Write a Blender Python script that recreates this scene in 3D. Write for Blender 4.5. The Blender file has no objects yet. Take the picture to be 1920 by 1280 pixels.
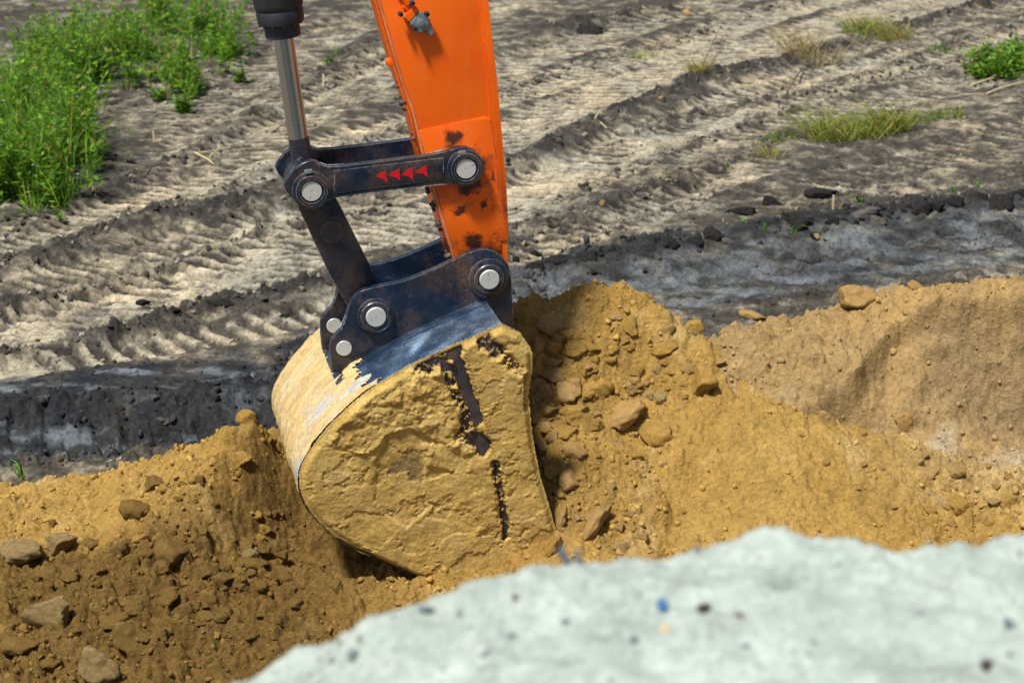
import bpy, bmesh, math, random
import numpy as np
from mathutils import Vector, Matrix, Euler

random.seed(7)
RNG = np.random.default_rng(11)
SC = bpy.context.scene
COL = SC.collection
R = math.radians

# ------------------------------------------------------------------ camera, sky, sun, exposure
CAM_H = 4.1          # metres above the field
PITCH = 20.0         # degrees down
FPX = 3700.0         # focal length in units of the 1920-wide frame
cam_data = bpy.data.cameras.new('camera')
cam = bpy.data.objects.new('camera', cam_data)
COL.objects.link(cam)
cam.location = (0, 0, CAM_H)
cam.rotation_euler = (R(90 - PITCH), 0, 0)
cam_data.sensor_width = 36.0
cam_data.lens = FPX / 1920 * 36.0
cam_data.clip_end = 5000
cam_data.dof.use_dof = True
cam_data.dof.focus_distance = 8.9
cam_data.dof.aperture_fstop = 3.8
SC.camera = cam

SUN_DIR = Vector((-0.30, -0.36, 0.87)).normalized()      # towards the sun
world = bpy.data.worlds.new('World')
SC.world = world
world.use_nodes = True
wt = world.node_tree
sky = wt.nodes.new('ShaderNodeTexSky')
sky.sky_type = 'NISHITA'
sky.sun_disc = False
sky.sun_elevation = math.asin(SUN_DIR.z)
sky.sun_rotation = math.atan2(SUN_DIR.x, SUN_DIR.y)
sky.air_density = 1.0
sky.dust_density = 2.0
wt.links.new(sky.outputs[0], wt.nodes['Background'].inputs[0])
wt.nodes['Background'].inputs[1].default_value = 0.075
sun_data = bpy.data.lights.new('sun', 'SUN')
sun_data.energy = 5.0
sun_data.angle = R(7)
sun_data.color = (1.0, 0.965, 0.90)
sun = bpy.data.objects.new('sun', sun_data)
COL.objects.link(sun)
sun.rotation_euler = SUN_DIR.to_track_quat('Z', 'Y').to_euler()
SC.view_settings.view_transform = 'Standard'
SC.view_settings.look = 'None'
SC.view_settings.gamma = 1
SC.view_settings.exposure = 0.12
SC.view_settings.use_curve_mapping = False
SC.render.engine = 'CYCLES'
SC.cycles.use_denoising = True
SC.cycles.max_bounces = 6

# ------------------------------------------------------------------ maths helpers
CP, SP = math.cos(R(PITCH)), math.sin(R(PITCH))


def ray(px, py):
    a, b = (px - 960) / FPX, (640 - py) / FPX
    return Vector((a, CP + b * SP, -SP + b * CP))


def at_z(px, py, z=0.0):
    d = ray(px, py)
    return Vector((0, 0, CAM_H)) + d * ((z - CAM_H) / d.z)


def at_depth(px, py, t):
    return Vector((0, 0, CAM_H)) + ray(px, py) * t


def sstep(a, b, x):
    t = np.clip((x - a) / (b - a), 0, 1)
    return t * t * (3 - 2 * t)


PERM = np.random.default_rng(5).permutation(1024).astype(np.int32)
PERM = np.concatenate([PERM, PERM])
GANG = np.arange(1024) * (2 * np.pi / 1024) * 77.0
GCX = np.cos(GANG).astype(np.float32); GCY = np.sin(GANG).astype(np.float32)
RA = np.random.default_rng(6).random(1024).astype(np.float32)
RB = np.random.default_rng(8).random(1024).astype(np.float32)
RC = np.random.default_rng(9).random(1024).astype(np.float32)


def pn2(x, y, seed=0):
    """2-D gradient noise, about -0.7..0.7"""
    x = np.asarray(x, np.float32); y = np.asarray(y, np.float32)
    x0 = np.floor(x); y0 = np.floor(y)
    fx = x - x0; fy = y - y0
    xi = x0.astype(np.int32) + seed * 57; yi = y0.astype(np.int32) + seed * 131
    u = fx * fx * fx * (fx * (fx * 6 - 15) + 10); v = fy * fy * fy * (fy * (fy * 6 - 15) + 10)
    pa = PERM[xi & 1023]; pb = PERM[(xi + 1) & 1023]; y1 = yi & 1023
    def g(p, dy, ox):
        i = PERM[p + ((y1 + dy) & 1023)]
        return GCX[i] * (fx - ox) + GCY[i] * (fy - dy)
    a = g(pa, 0, 0); b = g(pb, 0, 1); c = g(pa, 1, 0); d = g(pb, 1, 1)
    ab = a + u * (b - a)
    return ab + v * ((c + u * (d - c)) - ab)


def fbm(x, y, octs=4, seed=0, gain=0.5, ridged=False):
    o = 0; a = 1.0; n = 0
    for k in range(octs):
        p = pn2(x, y, seed + 17 * k)
        o = o + a * ((0.35 - np.abs(p)) * 1.6 if ridged else p); n += a
        x, y = (0.8 * x - 0.6 * y) * 2.03 + 3.7, (0.6 * x + 0.8 * y) * 2.03 - 1.3
        a *= gain
    return o / n * 1.5


def worley(x, y, seed=0):
    """F1 and the random number of the nearest cell"""
    x = np.asarray(x, np.float32); y = np.asarray(y, np.float32)
    x0 = np.floor(x); y0 = np.floor(y)
    xi = x0.astype(np.int32) + seed * 57; yi = y0.astype(np.int32) + seed * 131
    fx = x - x0; fy = y - y0
    f1 = np.full(x.shape, 9.0, np.float32); idn = np.zeros(x.shape, np.float32)
    for dx in (-1, 0, 1):
        p = PERM[(xi + dx) & 1023]
        for dy in (-1, 0, 1):
            i = PERM[p + ((yi + dy) & 1023)]
            d = (fx - dx - RA[i]) ** 2 + (fy - dy - RB[i]) ** 2
            near = d < f1
            np.copyto(f1, d, where=near); np.copyto(idn, RC[i], where=near)
    return np.sqrt(f1), idn


def lumps(x, y, size, seed, share=0.5):
    """height field of half-buried crumbs of about the given size"""
    wx = x + size * 0.25 * pn2(x / size * 2.2, y / size * 2.2, seed + 5)
    wy = y + size * 0.25 * pn2(x / size * 2.2 + 9, y / size * 2.2, seed + 6)
    f1, i = worley(wx / size, wy / size, seed)
    r = 0.32 + 0.25 * i
    dome = np.sqrt(np.clip(1 - (f1 / r) ** 2, 0, 1))
    return size * 0.42 * dome * (0.5 + 0.7 * ((i * 7.3) % 1.0)) * (((i * 13.7) % 1.0) < share)


def tps(pts):
    P = np.array(pts, float)
    n = len(P)
    d = np.hypot(P[:, None, 0] - P[None, :, 0], P[:, None, 1] - P[None, :, 1])
    K = np.where(d > 0, d * d * np.log(d + 1e-12), 0) + np.eye(n) * 4e-4
    A = np.zeros((n + 3, n + 3)); A[:n, :n] = K
    A[:n, n] = A[n, :n] = 1; A[:n, n + 1:] = P[:, :2]; A[n + 1:, :n] = P[:, :2].T
    w = np.linalg.solve(A, np.concatenate([P[:, 2], [0, 0, 0]]))
    def f(xs, ys):
        """on a regular grid: solved every 3 cm, filled in between"""
        cx = np.arange(xs[0] - .04, xs[-1] + .08, 0.03); cy = np.arange(ys[0] - .04, ys[-1] + .08, 0.03)
        x, y = np.meshgrid(cx, cy)
        o = w[n] + w[n + 1] * x + w[n + 2] * y
        for k in range(n):
            r2 = (x - P[k, 0]) ** 2 + (y - P[k, 1]) ** 2
            o = o + w[k] * 0.5 * r2 * np.log(r2 + 1e-12)
        def wt_(c, q):
            i = np.clip(((q - c[0]) / 0.03).astype(int), 0, len(c) - 2)
            return i, ((q - c[i]) / 0.03)
        i, u = wt_(cx, xs); o = o[:, i] * (1 - u) + o[:, i + 1] * u
        j, v = wt_(cy, ys); o = o[j] * (1 - v)[:, None] + o[j + 1] * v[:, None]
        return o
    return f


def catmull(pts, n=8, closed=False):
    out = []
    m = len(pts)
    for i in range(m if closed else m - 1):
        def g(k):
            return pts[k % m] if closed else pts[min(max(k, 0), m - 1)]
        p0, p1, p2, p3 = g(i - 1), g(i), g(i + 1), g(i + 2)
        for k in range(n):
            t = k / n
            out.append(tuple(0.5 * (2 * b + (c - a) * t + (2 * a - 5 * b + 4 * c - d) * t * t + (3 * b - a - 3 * c + d) * t ** 3)
                             for a, b, c, d in zip(p0, p1, p2, p3)))
    if not closed:
        out.append(tuple(pts[-1]))
    return out


# ------------------------------------------------------------------ object helpers
def link(o, parent=None):
    COL.objects.link(o)
    if parent is not None:
        o.parent = parent
    return o


def tag(o, label=None, cat=None, group=None, kind=None):
    for k, v in (('label', label), ('category', cat), ('group', group), ('kind', kind)):
        if v:
            o[k] = v
    return o


def empty(name, loc=(0, 0, 0), rz=0.0):
    o = bpy.data.objects.new(name, None)
    o.empty_display_size = 0.1
    o.location = loc; o.rotation_euler = (0, 0, rz)
    return link(o)


def mesh_np(name, V, Fq, mat, cols=None, smooth=True):
    """V (n,3), Fq (m,k) all faces with k corners"""
    me = bpy.data.meshes.new(name)
    V = np.ascontiguousarray(V, dtype=np.float32); Fq = np.ascontiguousarray(Fq, dtype=np.int32)
    m, k = Fq.shape
    me.vertices.add(len(V)); me.vertices.foreach_set('co', V.ravel())
    me.loops.add(m * k); me.loops.foreach_set('vertex_index', Fq.ravel())
    me.polygons.add(m)
    me.polygons.foreach_set('loop_start', np.arange(0, m * k, k, dtype=np.int32))
    if smooth:
        me.polygons.foreach_set('use_smooth', np.ones(m, dtype=bool))
    if cols is not None:
        a = me.color_attributes.new('tint', 'FLOAT_COLOR', 'POINT')
        c = np.ones((len(V), 4), dtype=np.float32); c[:, :cols.shape[1]] = cols
        a.data.foreach_set('color', c.ravel())
    me.update(calc_edges=True)
    me.materials.append(mat)
    return me


def obj_np(name, V, Fq, mat, parent=None, cols=None, smooth=True):
    return link(bpy.data.objects.new(name, mesh_np(name, V, Fq, mat, cols, smooth)), parent)


def grid_faces(nr, nc):
    i = np.arange(nr * nc).reshape(nr, nc)
    return np.stack([i[:-1, :-1], i[:-1, 1:], i[1:, 1:], i[1:, :-1]], -1).reshape(-1, 4)


def obj_bm(name, bm, mat, parent=None, smooth_angle=None):
    me = bpy.data.meshes.new(name)
    bmesh.ops.recalc_face_normals(bm, faces=bm.faces[:])
    if smooth_angle:
        for e in bm.edges:
            e.smooth = len(e.link_faces) == 2 and e.calc_face_angle(0) < R(smooth_angle)
        for f in bm.faces:
            f.smooth = True
    bm.to_mesh(me); bm.free()
    me.materials.append(mat)
    return link(bpy.data.objects.new(name, me), parent)


# ------------------------------------------------------------------ materials
class NT:
    def __init__(self, name):
        self.m = bpy.data.materials.new(name); self.m.use_nodes = True
        self.t = self.m.node_tree
        self.b = self.t.nodes['Principled BSDF']
    def n(self, typ, **kw):
        x = self.t.nodes.new(typ)
        for k, v in kw.items():
            setattr(x, k, v)
        return x
    def put(self, sock, v):
        if isinstance(v, bpy.types.NodeSocket):
            self.t.links.new(v, sock)
        else:
            sock.default_value = v
    def noise(self, vec, scale, detail=4, rough=0.55, dist=0.0):
        x = self.n('ShaderNodeTexNoise')
        self.put(x.inputs['Vector'], vec); x.inputs['Scale'].default_value = scale
        x.inputs['Detail'].default_value = detail; x.inputs['Roughness'].default_value = rough
        x.inputs['Distortion'].default_value = dist
        return x.outputs['Fac']
    def ramp(self, fac, stops):
        x = self.n('ShaderNodeValToRGB')
        e = x.color_ramp.elements
        while len(e) < len(stops):
            e.new(0.5)
        for i, (p, c) in enumerate(stops):
            e[i].position = p
            e[i].color = (c, c, c, 1) if isinstance(c, (int, float)) else (*c, 1)
        self.put(x.inputs[0], fac)
        return x.outputs[0]
    def mix(self, fac, a, b, mode='MIX'):
        x = self.n('ShaderNodeMix', data_type='RGBA', blend_type=mode)
        self.put(x.inputs[0], fac)
        for s, v in ((x.inputs[6], a), (x.inputs[7], b)):
            self.put(s, (*v, 1) if isinstance(v, tuple) else v)
        return x.outputs[2]
    def math(self, op, a, b=0.0, clamp=False):
        x = self.n('ShaderNodeMath', operation=op, use_clamp=clamp)
        self.put(x.inputs[0], a); self.put(x.inputs[1], b)
        return x.outputs[0]
    def objco(self):
        return self.n('ShaderNodeTexCoord').outputs['Object']
    def geoco(self):
        return self.n('ShaderNodeNewGeometry').outputs['Position']
    def attr(self, name='tint'):
        return self.n('ShaderNodeAttribute', attribute_name=name).outputs['Color']
    def bump(self, h, strength=0.5, dist=0.01, prev=None):
        x = self.n('ShaderNodeBump')
        x.inputs['Strength'].default_value = strength; x.inputs['Distance'].default_value = dist
        self.put(x.inputs['Height'], h)
        if prev is not None:
            self.put(x.inputs['Normal'], prev)
        return x.outputs[0]
    def out(self, col, rough=0.9, metal=0.0, normal=None, spec=None):
        self.put(self.b.inputs['Base Color'], (*col, 1) if isinstance(col, tuple) else col)
        self.put(self.b.inputs['Roughness'], rough); self.put(self.b.inputs['Metallic'], metal)
        if normal is not None:
            self.put(self.b.inputs['Normal'], normal)
        if spec is not None:
            self.b.inputs['Specular IOR Level'].default_value = spec
        return self.m


def soil_material(name, use_attr=True, col=(0.4, 0.22, 0.05), col2=None, fine=55.0, bumpd=0.008, rough=0.95, spec=0.15, vary=0.45, lo=0.32, hi=0.68):
    k = NT(name)
    p = k.geoco() if use_attr else k.objco()
    base = k.attr() if use_attr else k.mix(k.ramp(k.noise(p, 5.0), [(0.35, 0.0), (0.65, 1.0)]), col, col2 or col)
    n1 = k.noise(p, fine, 6, 0.65)
    n2 = k.noise(p, fine * 0.22, 4, 0.6)
    n3 = k.noise(p, fine * 3.1, 3, 0.6)
    v = k.ramp(k.math('ADD', k.math('MULTIPLY', n1, 0.6), k.math('MULTIPLY', n2, 0.4)), [(lo, 1.0 - vary), (hi, 1.0 + vary)])
    c = k.mix(1.0, base, v, 'MULTIPLY')
    g = k.ramp(n3, [(0.70, 0.0), (0.76, 1.0)])                 # pale grains
    c = k.mix(k.math('MULTIPLY', g, 0.35), c, k.mix(0.5, c, (0.75, 0.68, 0.5)))
    b = k.bump(n1, 0.9, bumpd)
    b = k.bump(n3, 0.55, bumpd * 0.35, b)
    return k.out(c, rough, 0, b, spec)


M_FIELD = soil_material('field_mud', fine=40, bumpd=0.010, vary=0.52, spec=0.2, lo=0.39, hi=0.62)
M_OCHRE = soil_material('ochre_sand', fine=48, bumpd=0.024, vary=0.34, lo=0.35, hi=0.65)
M_TAN = soil_material('tan_clay', fine=46, bumpd=0.022, vary=0.34, lo=0.35, hi=0.65)
M_PALE = soil_material('pale_sand', fine=60, bumpd=0.008, vary=0.30)
M_CRUST = soil_material('caked_mud', fine=66, bumpd=0.0060, vary=0.28, lo=0.36, hi=0.64)
M_CLOD = [soil_material('ochre_clod', False, (0.46, 0.285, 0.075), (0.36, 0.21, 0.05), 30, 0.008, vary=0.3),
          soil_material('tan_clod', False, (0.46, 0.30, 0.12), (0.40, 0.24, 0.08), 30, 0.008, vary=0.3),
          soil_material('pale_stone', False, (0.46, 0.34, 0.16), (0.33, 0.215, 0.075), 26, 0.008, vary=0.35),
          soil_material('dark_clod', False, (0.040, 0.037, 0.035), (0.020, 0.019, 0.019), 30, 0.010, vary=0.4, spec=0.1),
          soil_material('grey_clod', False, (0.16, 0.145, 0.125), (0.10, 0.09, 0.08), 30, 0.010, vary=0.4),
          soil_material('brown_clod', False, (0.27, 0.165, 0.048), (0.20, 0.118, 0.032), 30, 0.010, vary=0.3),  # darker brown, for clods in the darker soil at lower left
          soil_material('dusty_stone', False, (0.36, 0.26, 0.12), (0.24, 0.155, 0.055), 26, 0.010, vary=0.35)]
M_SMALL = soil_material('small_crumbs', fine=70, bumpd=0.004, vary=0.25)


def plain(name, col, rough=0.8, metal=0.0, vary=0.2, scale=20.0):
    k = NT(name)
    v = k.ramp(k.noise(k.objco(), scale), [(0.3, 1 - vary), (0.7, 1 + vary)])
    return k.out(k.mix(1.0, col, v, 'MULTIPLY'), rough, metal)


# ------------------------------------------------------------------ the field
def track_fn(pix):
    w = [at_z(*p) for p in pix]
    w = sorted(((p.x, p.y) for p in w))
    c = catmull(w, 10)
    xs = np.array([p[0] for p in c]); ys = np.array([p[1] for p in c])
    m0 = (ys[8] - ys[0]) / (xs[8] - xs[0]); m1 = (ys[-1] - ys[-9]) / (xs[-1] - xs[-9])
    xs = np.concatenate([[xs[0] - 6], xs, [xs[-1] + 6]]); ys = np.concatenate([[ys[0] - 6 * m0], ys, [ys[-1] + 6 * m1]])
    gx = np.linspace(-14, 14, 2800)
    gy = np.interp(gx, xs, ys)
    ker = np.ones(41) / 41
    gy = np.convolve(np.pad(gy, 20, mode='edge'), ker, 'valid')
    sl = np.gradient(gy, gx)
    s = np.concatenate([[0], np.cumsum(np.hypot(np.diff(gx), np.diff(gy)))])
    def f(x, y):
        fy = np.interp(x, gx, gy); m = np.interp(x, gx, sl); S = np.interp(x, gx, s)
        c = 1 / np.sqrt(1 + m * m)
        d = (y - fy) * c                       # signed distance across the track
        return d, S + (y - fy) * m * c         # and distance along it
    return f


RIDGES = [  # pixel line, half width, height, darkness, x-range
    ([(-60, 535), (90, 482), (230, 432), (420, 388), (560, 365), (760, 345), (960, 300), (1100, 236), (1290, 160), (1400, 130), (1550, 88), (1700, 45), (1850, 5)], 0.20, 0.085, 0.85, None),
    ([(-60, 580), (150, 542), (270, 510), (380, 468), (470, 440), (560, 405), (700, 385)], 0.11, 0.05, 0.55, (-9, -0.9)),
    ([(-60, 672), (150, 640), (330, 592), (470, 560), (620, 532), (780, 505), (960, 470), (1050, 432), (1200, 370), (1290, 330), (1400, 285), (1530, 235)], 0.19, 0.09, 0.75, (-9, 2.6)),
    ([(60, 420), (200, 352), (300, 312), (440, 232), (520, 185), (620, 130)], 0.16, 0.06, 0.7, (-9, -1.3)),
    ([(860, 200), (960, 165), (1080, 125), (1250, 78), (1350, 45)], 0.13, 0.04, 0.5, None),
    ([(1000, 62), (1100, 45), (1200, 30), (1320, 15)], 0.28, 0.13, 0.72, (0.2, 2.1)),
    ([(980, 420), (1100, 350), (1250, 285), (1400, 225), (1560, 175), (1750, 120)], 0.10, 0.035, 0.5, None),
    ([(960, 560), (1060, 480), (1200, 412), (1300, 370), (1400, 340)], 0.10, 0.04, 0.45, (0.0, 1.6)),
    ([(960, 512), (1120, 490), (1260, 466), (1340, 450), (1500, 427), (1700, 394), (1920, 375)], 0.26, 0.10, 1.05, (0.0, 9)),
    ([(-60, 775), (130, 772), (300, 762), (490, 742), (620, 720)], 0.22, 0.12, 1.15, (-9, -0.8)),
    ([(-60, 850), (100, 835), (300, 812), (450, 792)], 0.16, -0.03, 0.5, (-9, -0.8)),
    ([(1150, 260), (1300, 205), (1500, 175), (1700, 110), (1920, 40)], 0.14, 0.045, 0.6, (0.9, 9)),
]
BANDS = [  # pixel centre line, half width, groove pitch, groove depth, paleness, skew, x-range
    ([(-60, 470), (100, 428), (300, 368), (500, 312), (700, 250), (900, 190)], 0.33, 0.135, 0.022, 0.95, 0.5, None),
    ([(-60, 552), (150, 508), (300, 465), (450, 425), (650, 372)], 0.27, 0.125, 0.028, 0.6, 0.4, (-9, -.8)),
    ([(-60, 625), (150, 590), (300, 545), (450, 505), (650, 440), (830, 400), (960, 372), (1100, 312), (1250, 245), (1400, 195), (1600, 140), (1800, 90)], 0.42, 0.14, 0.028, 0.95, 0.5, None),
    ([(-60, 702), (150, 668), (300, 643), (450, 618), (600, 588)], 0.21, 0.165, 0.034, 0.85, 0.15, (-9, -.6)),
    ([(940, 540), (1060, 452), (1200, 398), (1330, 340), (1450, 300)], 0.24, 0.13, 0.02, 0.85, 0.4, (-0.2, 2.0)),
    ([(960, 250), (1100, 192), (1250, 128), (1400, 92), (1600, 35)], 0.40, 0.155, 0.024, 0.95, 0.6, None),
    ([(960, 360), (1060, 308), (1200, 255), (1350, 190)], 0.26, 0.13, 0.022, 0.9, 0.5, (-.4, 9)),
    ([(420, 290), (520, 240), (650, 170), (720, 130)], 0.30, 0.14, 0.022, 0.7, 0.5, (-2.5, -.6)),
    ([(980, 545), (1200, 527), (1400, 502), (1600, 470), (1800, 448), (1920, 438)], 0.24, 0.20, 0.034, 0.25, 0.1, (-.1, 9)),
    ([(-60, 812), (200, 798), (400, 782)], 0.20, 0.19, 0.034, 0.0, 0.1, (-9, -.8)),
    ([(-60, 850), (100, 835), (300, 812), (450, 792)], 0.20, 0.18, 0.030, 0.15, 0.1, (-9, -.8)),
]
BANDS += [
    ([(1330, 300), (1450, 245), (1600, 200), (1750, 165), (1920, 125)], 0.30, 0.13, 0.02, 0.7, 0.5, (1.3, 9)),
    ([(960, 120), (1100, 75), (1200, 40), (1350, 0)], 0.35, 0.15, 0.02, 0.75, 0.5, (-.5, 9)),
    ([(480, 140), (600, 75), (700, 30), (800, -10)], 0.35, 0.14, 0.02, 0.6, 0.5, (-3, 0)),
    ([(1500, 110), (1650, 75), (1800, 35), (1920, 5)], 0.30, 0.14, 0.02, 0.6, 0.4, (2.5, 9)),
    ([(1450, 380), (1600, 330), (1750, 290), (1920, 245)], 0.30, 0.15, 0.016, 0.5, 0.4, (1.8, 9)),
    ([(460, 220), (600, 150), (700, 100), (860, 40)], 0.30, 0.14, 0.02, 0.7, 0.5, (-3, 0.3)),
]
BLACK = [  # bands of black damp soil: line, half width, weight, x-range
    ([(-60, 770), (130, 762), (300, 745), (490, 722), (700, 660), (860, 610)], 0.62, 0.95, (-9, 0.3)),
    ([(960, 560), (1120, 540), (1260, 515), (1500, 480), (1700, 455), (1920, 430)], 0.75, 0.72, (-.2, 9)),
]


def field(x, y):
    """height and soil colour at flat arrays of points"""
    h = 0.035 * fbm(x * 0.8, y * 0.8, 2, 3) + 0.013 * fbm(x * 4, y * 4, 3, 5) + 0.009 * fbm(x * 15, y * 15, 2, 8)
    pale = 0.36 + 0.46 * fbm(x * 1.4, y * 1.4, 4, 21)
    dark = np.zeros_like(x); black = np.zeros_like(x); rough = np.zeros_like(x); smooth = np.zeros_like(x)
    def win(x, xr, soft=0.35):
        return 1.0 if xr is None else sstep(xr[0] - soft, xr[0] + soft, x) * (1 - sstep(xr[1] - soft, xr[1] + soft, x))
    wob = 0.09 * fbm(x * 2.2, y * 2.2, 3, 31)
    brk = fbm(x * 1.9, y * 1.9, 3, 60); blot = fbm(x * 3.5, y * 3.5, 3, 80)
    for k, (pix, hw, pitch, dep, pl, skew, xr) in enumerate(BANDS):
        d, s = track_fn(pix)(x, y)
        q = np.nonzero(np.abs(d) < hw * 1.15 + 0.1)[0]
        d, s, xx, yy = d[q], s[q], x[q], y[q]
        wgt = (1 - sstep(hw * 0.8, hw * 1.15, np.abs(d + wob[q] * 0.6))) * win(xx, xr)
        ph = (s + skew * d + 0.03 * fbm(xx * 3, yy * 3, 2, 40 + k)) / pitch
        cell = np.floor(ph)
        fr = np.abs(ph - cell - 0.5) * 2                     # 1 at the groove
        keep = sstep(-0.42, -0.08, brk[q]) * np.clip(0.85 + 0.9 * pn2(cell * 0.73, d * 2.2, k), 0.15, 1)
        groove = sstep(0.28, 0.55, fr + 0.20 * blot[q]) * keep
        h[q] -= wgt * (0.03 + dep * 1.1 * groove - 0.006 * sstep(0.6, 0.0, fr) * keep)
        pale[q] = pale[q] * (1 - wgt * 0.8) + wgt * 0.8 * (pl * (1.10 - 1.05 * groove) + 0.42 * blot[q])
        smooth[q] = np.maximum(smooth[q], wgt)
    for k, (pix, hw, amp, dk, xr) in enumerate(RIDGES):
        d, s = track_fn(pix)(x, y)
        q = np.nonzero(np.abs(d) < hw * 2.6 + 0.1)[0]
        d, s, xx, yy = d[q], s[q], x[q], y[q]
        loc = np.maximum(hw * (0.8 + 0.8 * fbm(s * 1.6, s * 0 + k, 2, 90 + k)), 0.05)
        wgt = np.exp(-((d + wob[q] * 0.8) / loc) ** 2) * win(xx, xr)
        wgt = wgt * np.clip(0.85 + 0.9 * fbm(xx * 2.5, yy * 2.5, 2, 95 + k), 0.1, 1.2)
        h[q] += 0.70 * amp * wgt
        rough[q] = np.maximum(rough[q], wgt)
        dark[q] = np.maximum(dark[q], dk * wgt)
    for pix, hw, wt_, xr in BLACK:
        d, s = track_fn(pix)(x, y)
        w = (1 - sstep(hw * 0.7, hw * 1.1, np.abs(d + wob * 1.5))) * win(x, xr) * wt_
        black = np.maximum(black, w)
    rgh = sstep(1.0, 2.2, x - 0.25 * (y - 13) + 0.6 * brk) * (1 - sstep(14.5, 16.5, y))   # churned soil on the right
    rgh = np.maximum(rgh, 0.8 * sstep(0.0, 0.3, fbm(x * 0.7, y * 0.7, 3, 51)) * (1 - 0.6 * smooth))
    rough = np.clip(np.maximum(rough, 0.6 * rgh), 0, 1.1)
    dark = np.maximum(dark, 0.6 * rgh * sstep(-.1, .3, fbm(x * 2, y * 2, 3, 55)))
    rough = rough * (1 - 0.55 * black * (x > 0))
    l2 = lumps(x, y, 0.085, 102, 0.6); l3 = lumps(x, y, 0.045, 103, 0.6)
    h = h + rough * (0.8 * l2 + 0.9 * l3 + 0.02 * fbm(x * 11, y * 11, 2, 12)) + 0.12 * l2 + 0.25 * l3
    # soil colours, darker in the grooves: pale dried crust, grey-brown loam, turned dark earth, black damp soil
    f9 = fbm(x * 4.5, y * 5.5, 5, 33, .68); f7 = fbm(x * 6 + 3, y * 6, 3, 44)
    pale = pale - 0.24 + 0.85 * f9
    grey = np.clip(0.5 + 0.9 * fbm(x * 0.9, y * 1.1, 2, 37), 0, 1)[..., None]
    loam = np.array([0.060, 0.053, 0.043]); crust = np.array([0.45, 0.375, 0.25]) * (1 - grey) + np.array([0.32, 0.30, 0.235]) * grey
    earth = np.array([0.030, 0.027, 0.025]); coal = np.array([0.018, 0.020, 0.023]); slate = np.array([0.135, 0.155, 0.170])
    t = sstep(-0.05, 0.75, pale)[..., None]
    c = loam * (1 - t) + crust * t
    dk = np.clip(dark * (1.05 + 1.0 * f7), 0, 0.96)[..., None]
    c = c * (1 - dk) + earth * dk
    sl = sstep(-0.02, 0.38, fbm(x * 2.2, y * 5.0, 5, 47, .6) + 0.22 * (x > 0))[..., None]
    bl = np.clip(black * (0.9 + 0.8 * blot), 0, 1)[..., None]
    dk2 = np.clip(dark, 0, 1)[..., None]
    c = c * (1 - bl) + (coal * (1 - sl * (1 - dk2)) + slate * sl * (1 - dk2)) * bl
    return h, np.clip(c, 0.006, 0.8)


NR, NC = 700, 760
ty = np.linspace(0, 1, NR)
gy = 9.0 + 16.5 * (0.60 * ty + 0.40 * ty ** 2)
tx = np.linspace(-1, 1, NC)
Y = np.repeat(gy[:, None], NC, 1)
X = tx[None, :] * (0.275 * Y + 0.9)
H, C = field(X.ravel().astype(np.float32), Y.ravel().astype(np.float32))
H = H.reshape(NR, NC)
edge = sstep(0.94, 1.0, np.abs(tx))[None, :] + sstep(0.97, 1.0, ty)[:, None] + sstep(0.04, 0, ty)[:, None]
Z = H * (1 - np.clip(edge, 0, 1)) - 0.10 * np.clip(edge, 0, 1) - 0.30 * sstep(9.35, 9.02, Y) * (np.abs(X) < 3)
V1 = np.stack([X, Y, Z], -1).reshape(-1, 3)
n2 = 60
g = np.sign(np.linspace(-1, 1, n2)) * np.abs(np.linspace(-1, 1, n2)) ** 3 * 900
GX, GY = np.meshgrid(g, g + 12)
V2 = np.stack([GX, GY, np.where((np.abs(GX) < 3.3) & (GY > 6.2) & (GY < 9.3), -0.45, -0.09)], -1).reshape(-1, 3)
far_c = np.tile(np.array([0.17, 0.15, 0.12]), (len(V2), 1))
ground = obj_np('ground', np.concatenate([V1, V2]), np.concatenate([grid_faces(NR, NC), grid_faces(n2, n2) + len(V1)]), M_FIELD,
                cols=np.concatenate([C.reshape(-1, 3), far_c]))
tag(ground, 'grey brown muddy field churned by tracked machines', None, None, 'structure')


def bil(grid, x, y, x0, y0, dx, dy):
    i = (y - y0) / dy; j = (x - x0) / dx
    if i < 0 or j < 0 or i >= grid.shape[0] - 1 or j >= grid.shape[1] - 1:
        return -9.0
    a, b = int(i), int(j); u, v = i - a, j - b
    return float((grid[a, b] * (1 - v) + grid[a, b + 1] * v) * (1 - u) + (grid[a + 1, b] * (1 - v) + grid[a + 1, b + 1] * v) * u)


def ground_z(x, y):
    i = np.searchsorted(gy, y) - 1
    if i < 0 or i >= NR - 1:
        return 0.0
    j = int((x / (0.275 * y + 0.9) + 1) / 2 * (NC - 1))
    return float(Z[i, min(max(j, 0), NC - 1)])


# ------------------------------------------------------------------ the heaps
def pts3(pix, xyz=()):
    o = []
    for px, py, z in pix:
        p = at_z(px, py, z); o.append((p.x, p.y, z))
    return o + list(xyz)


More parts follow.
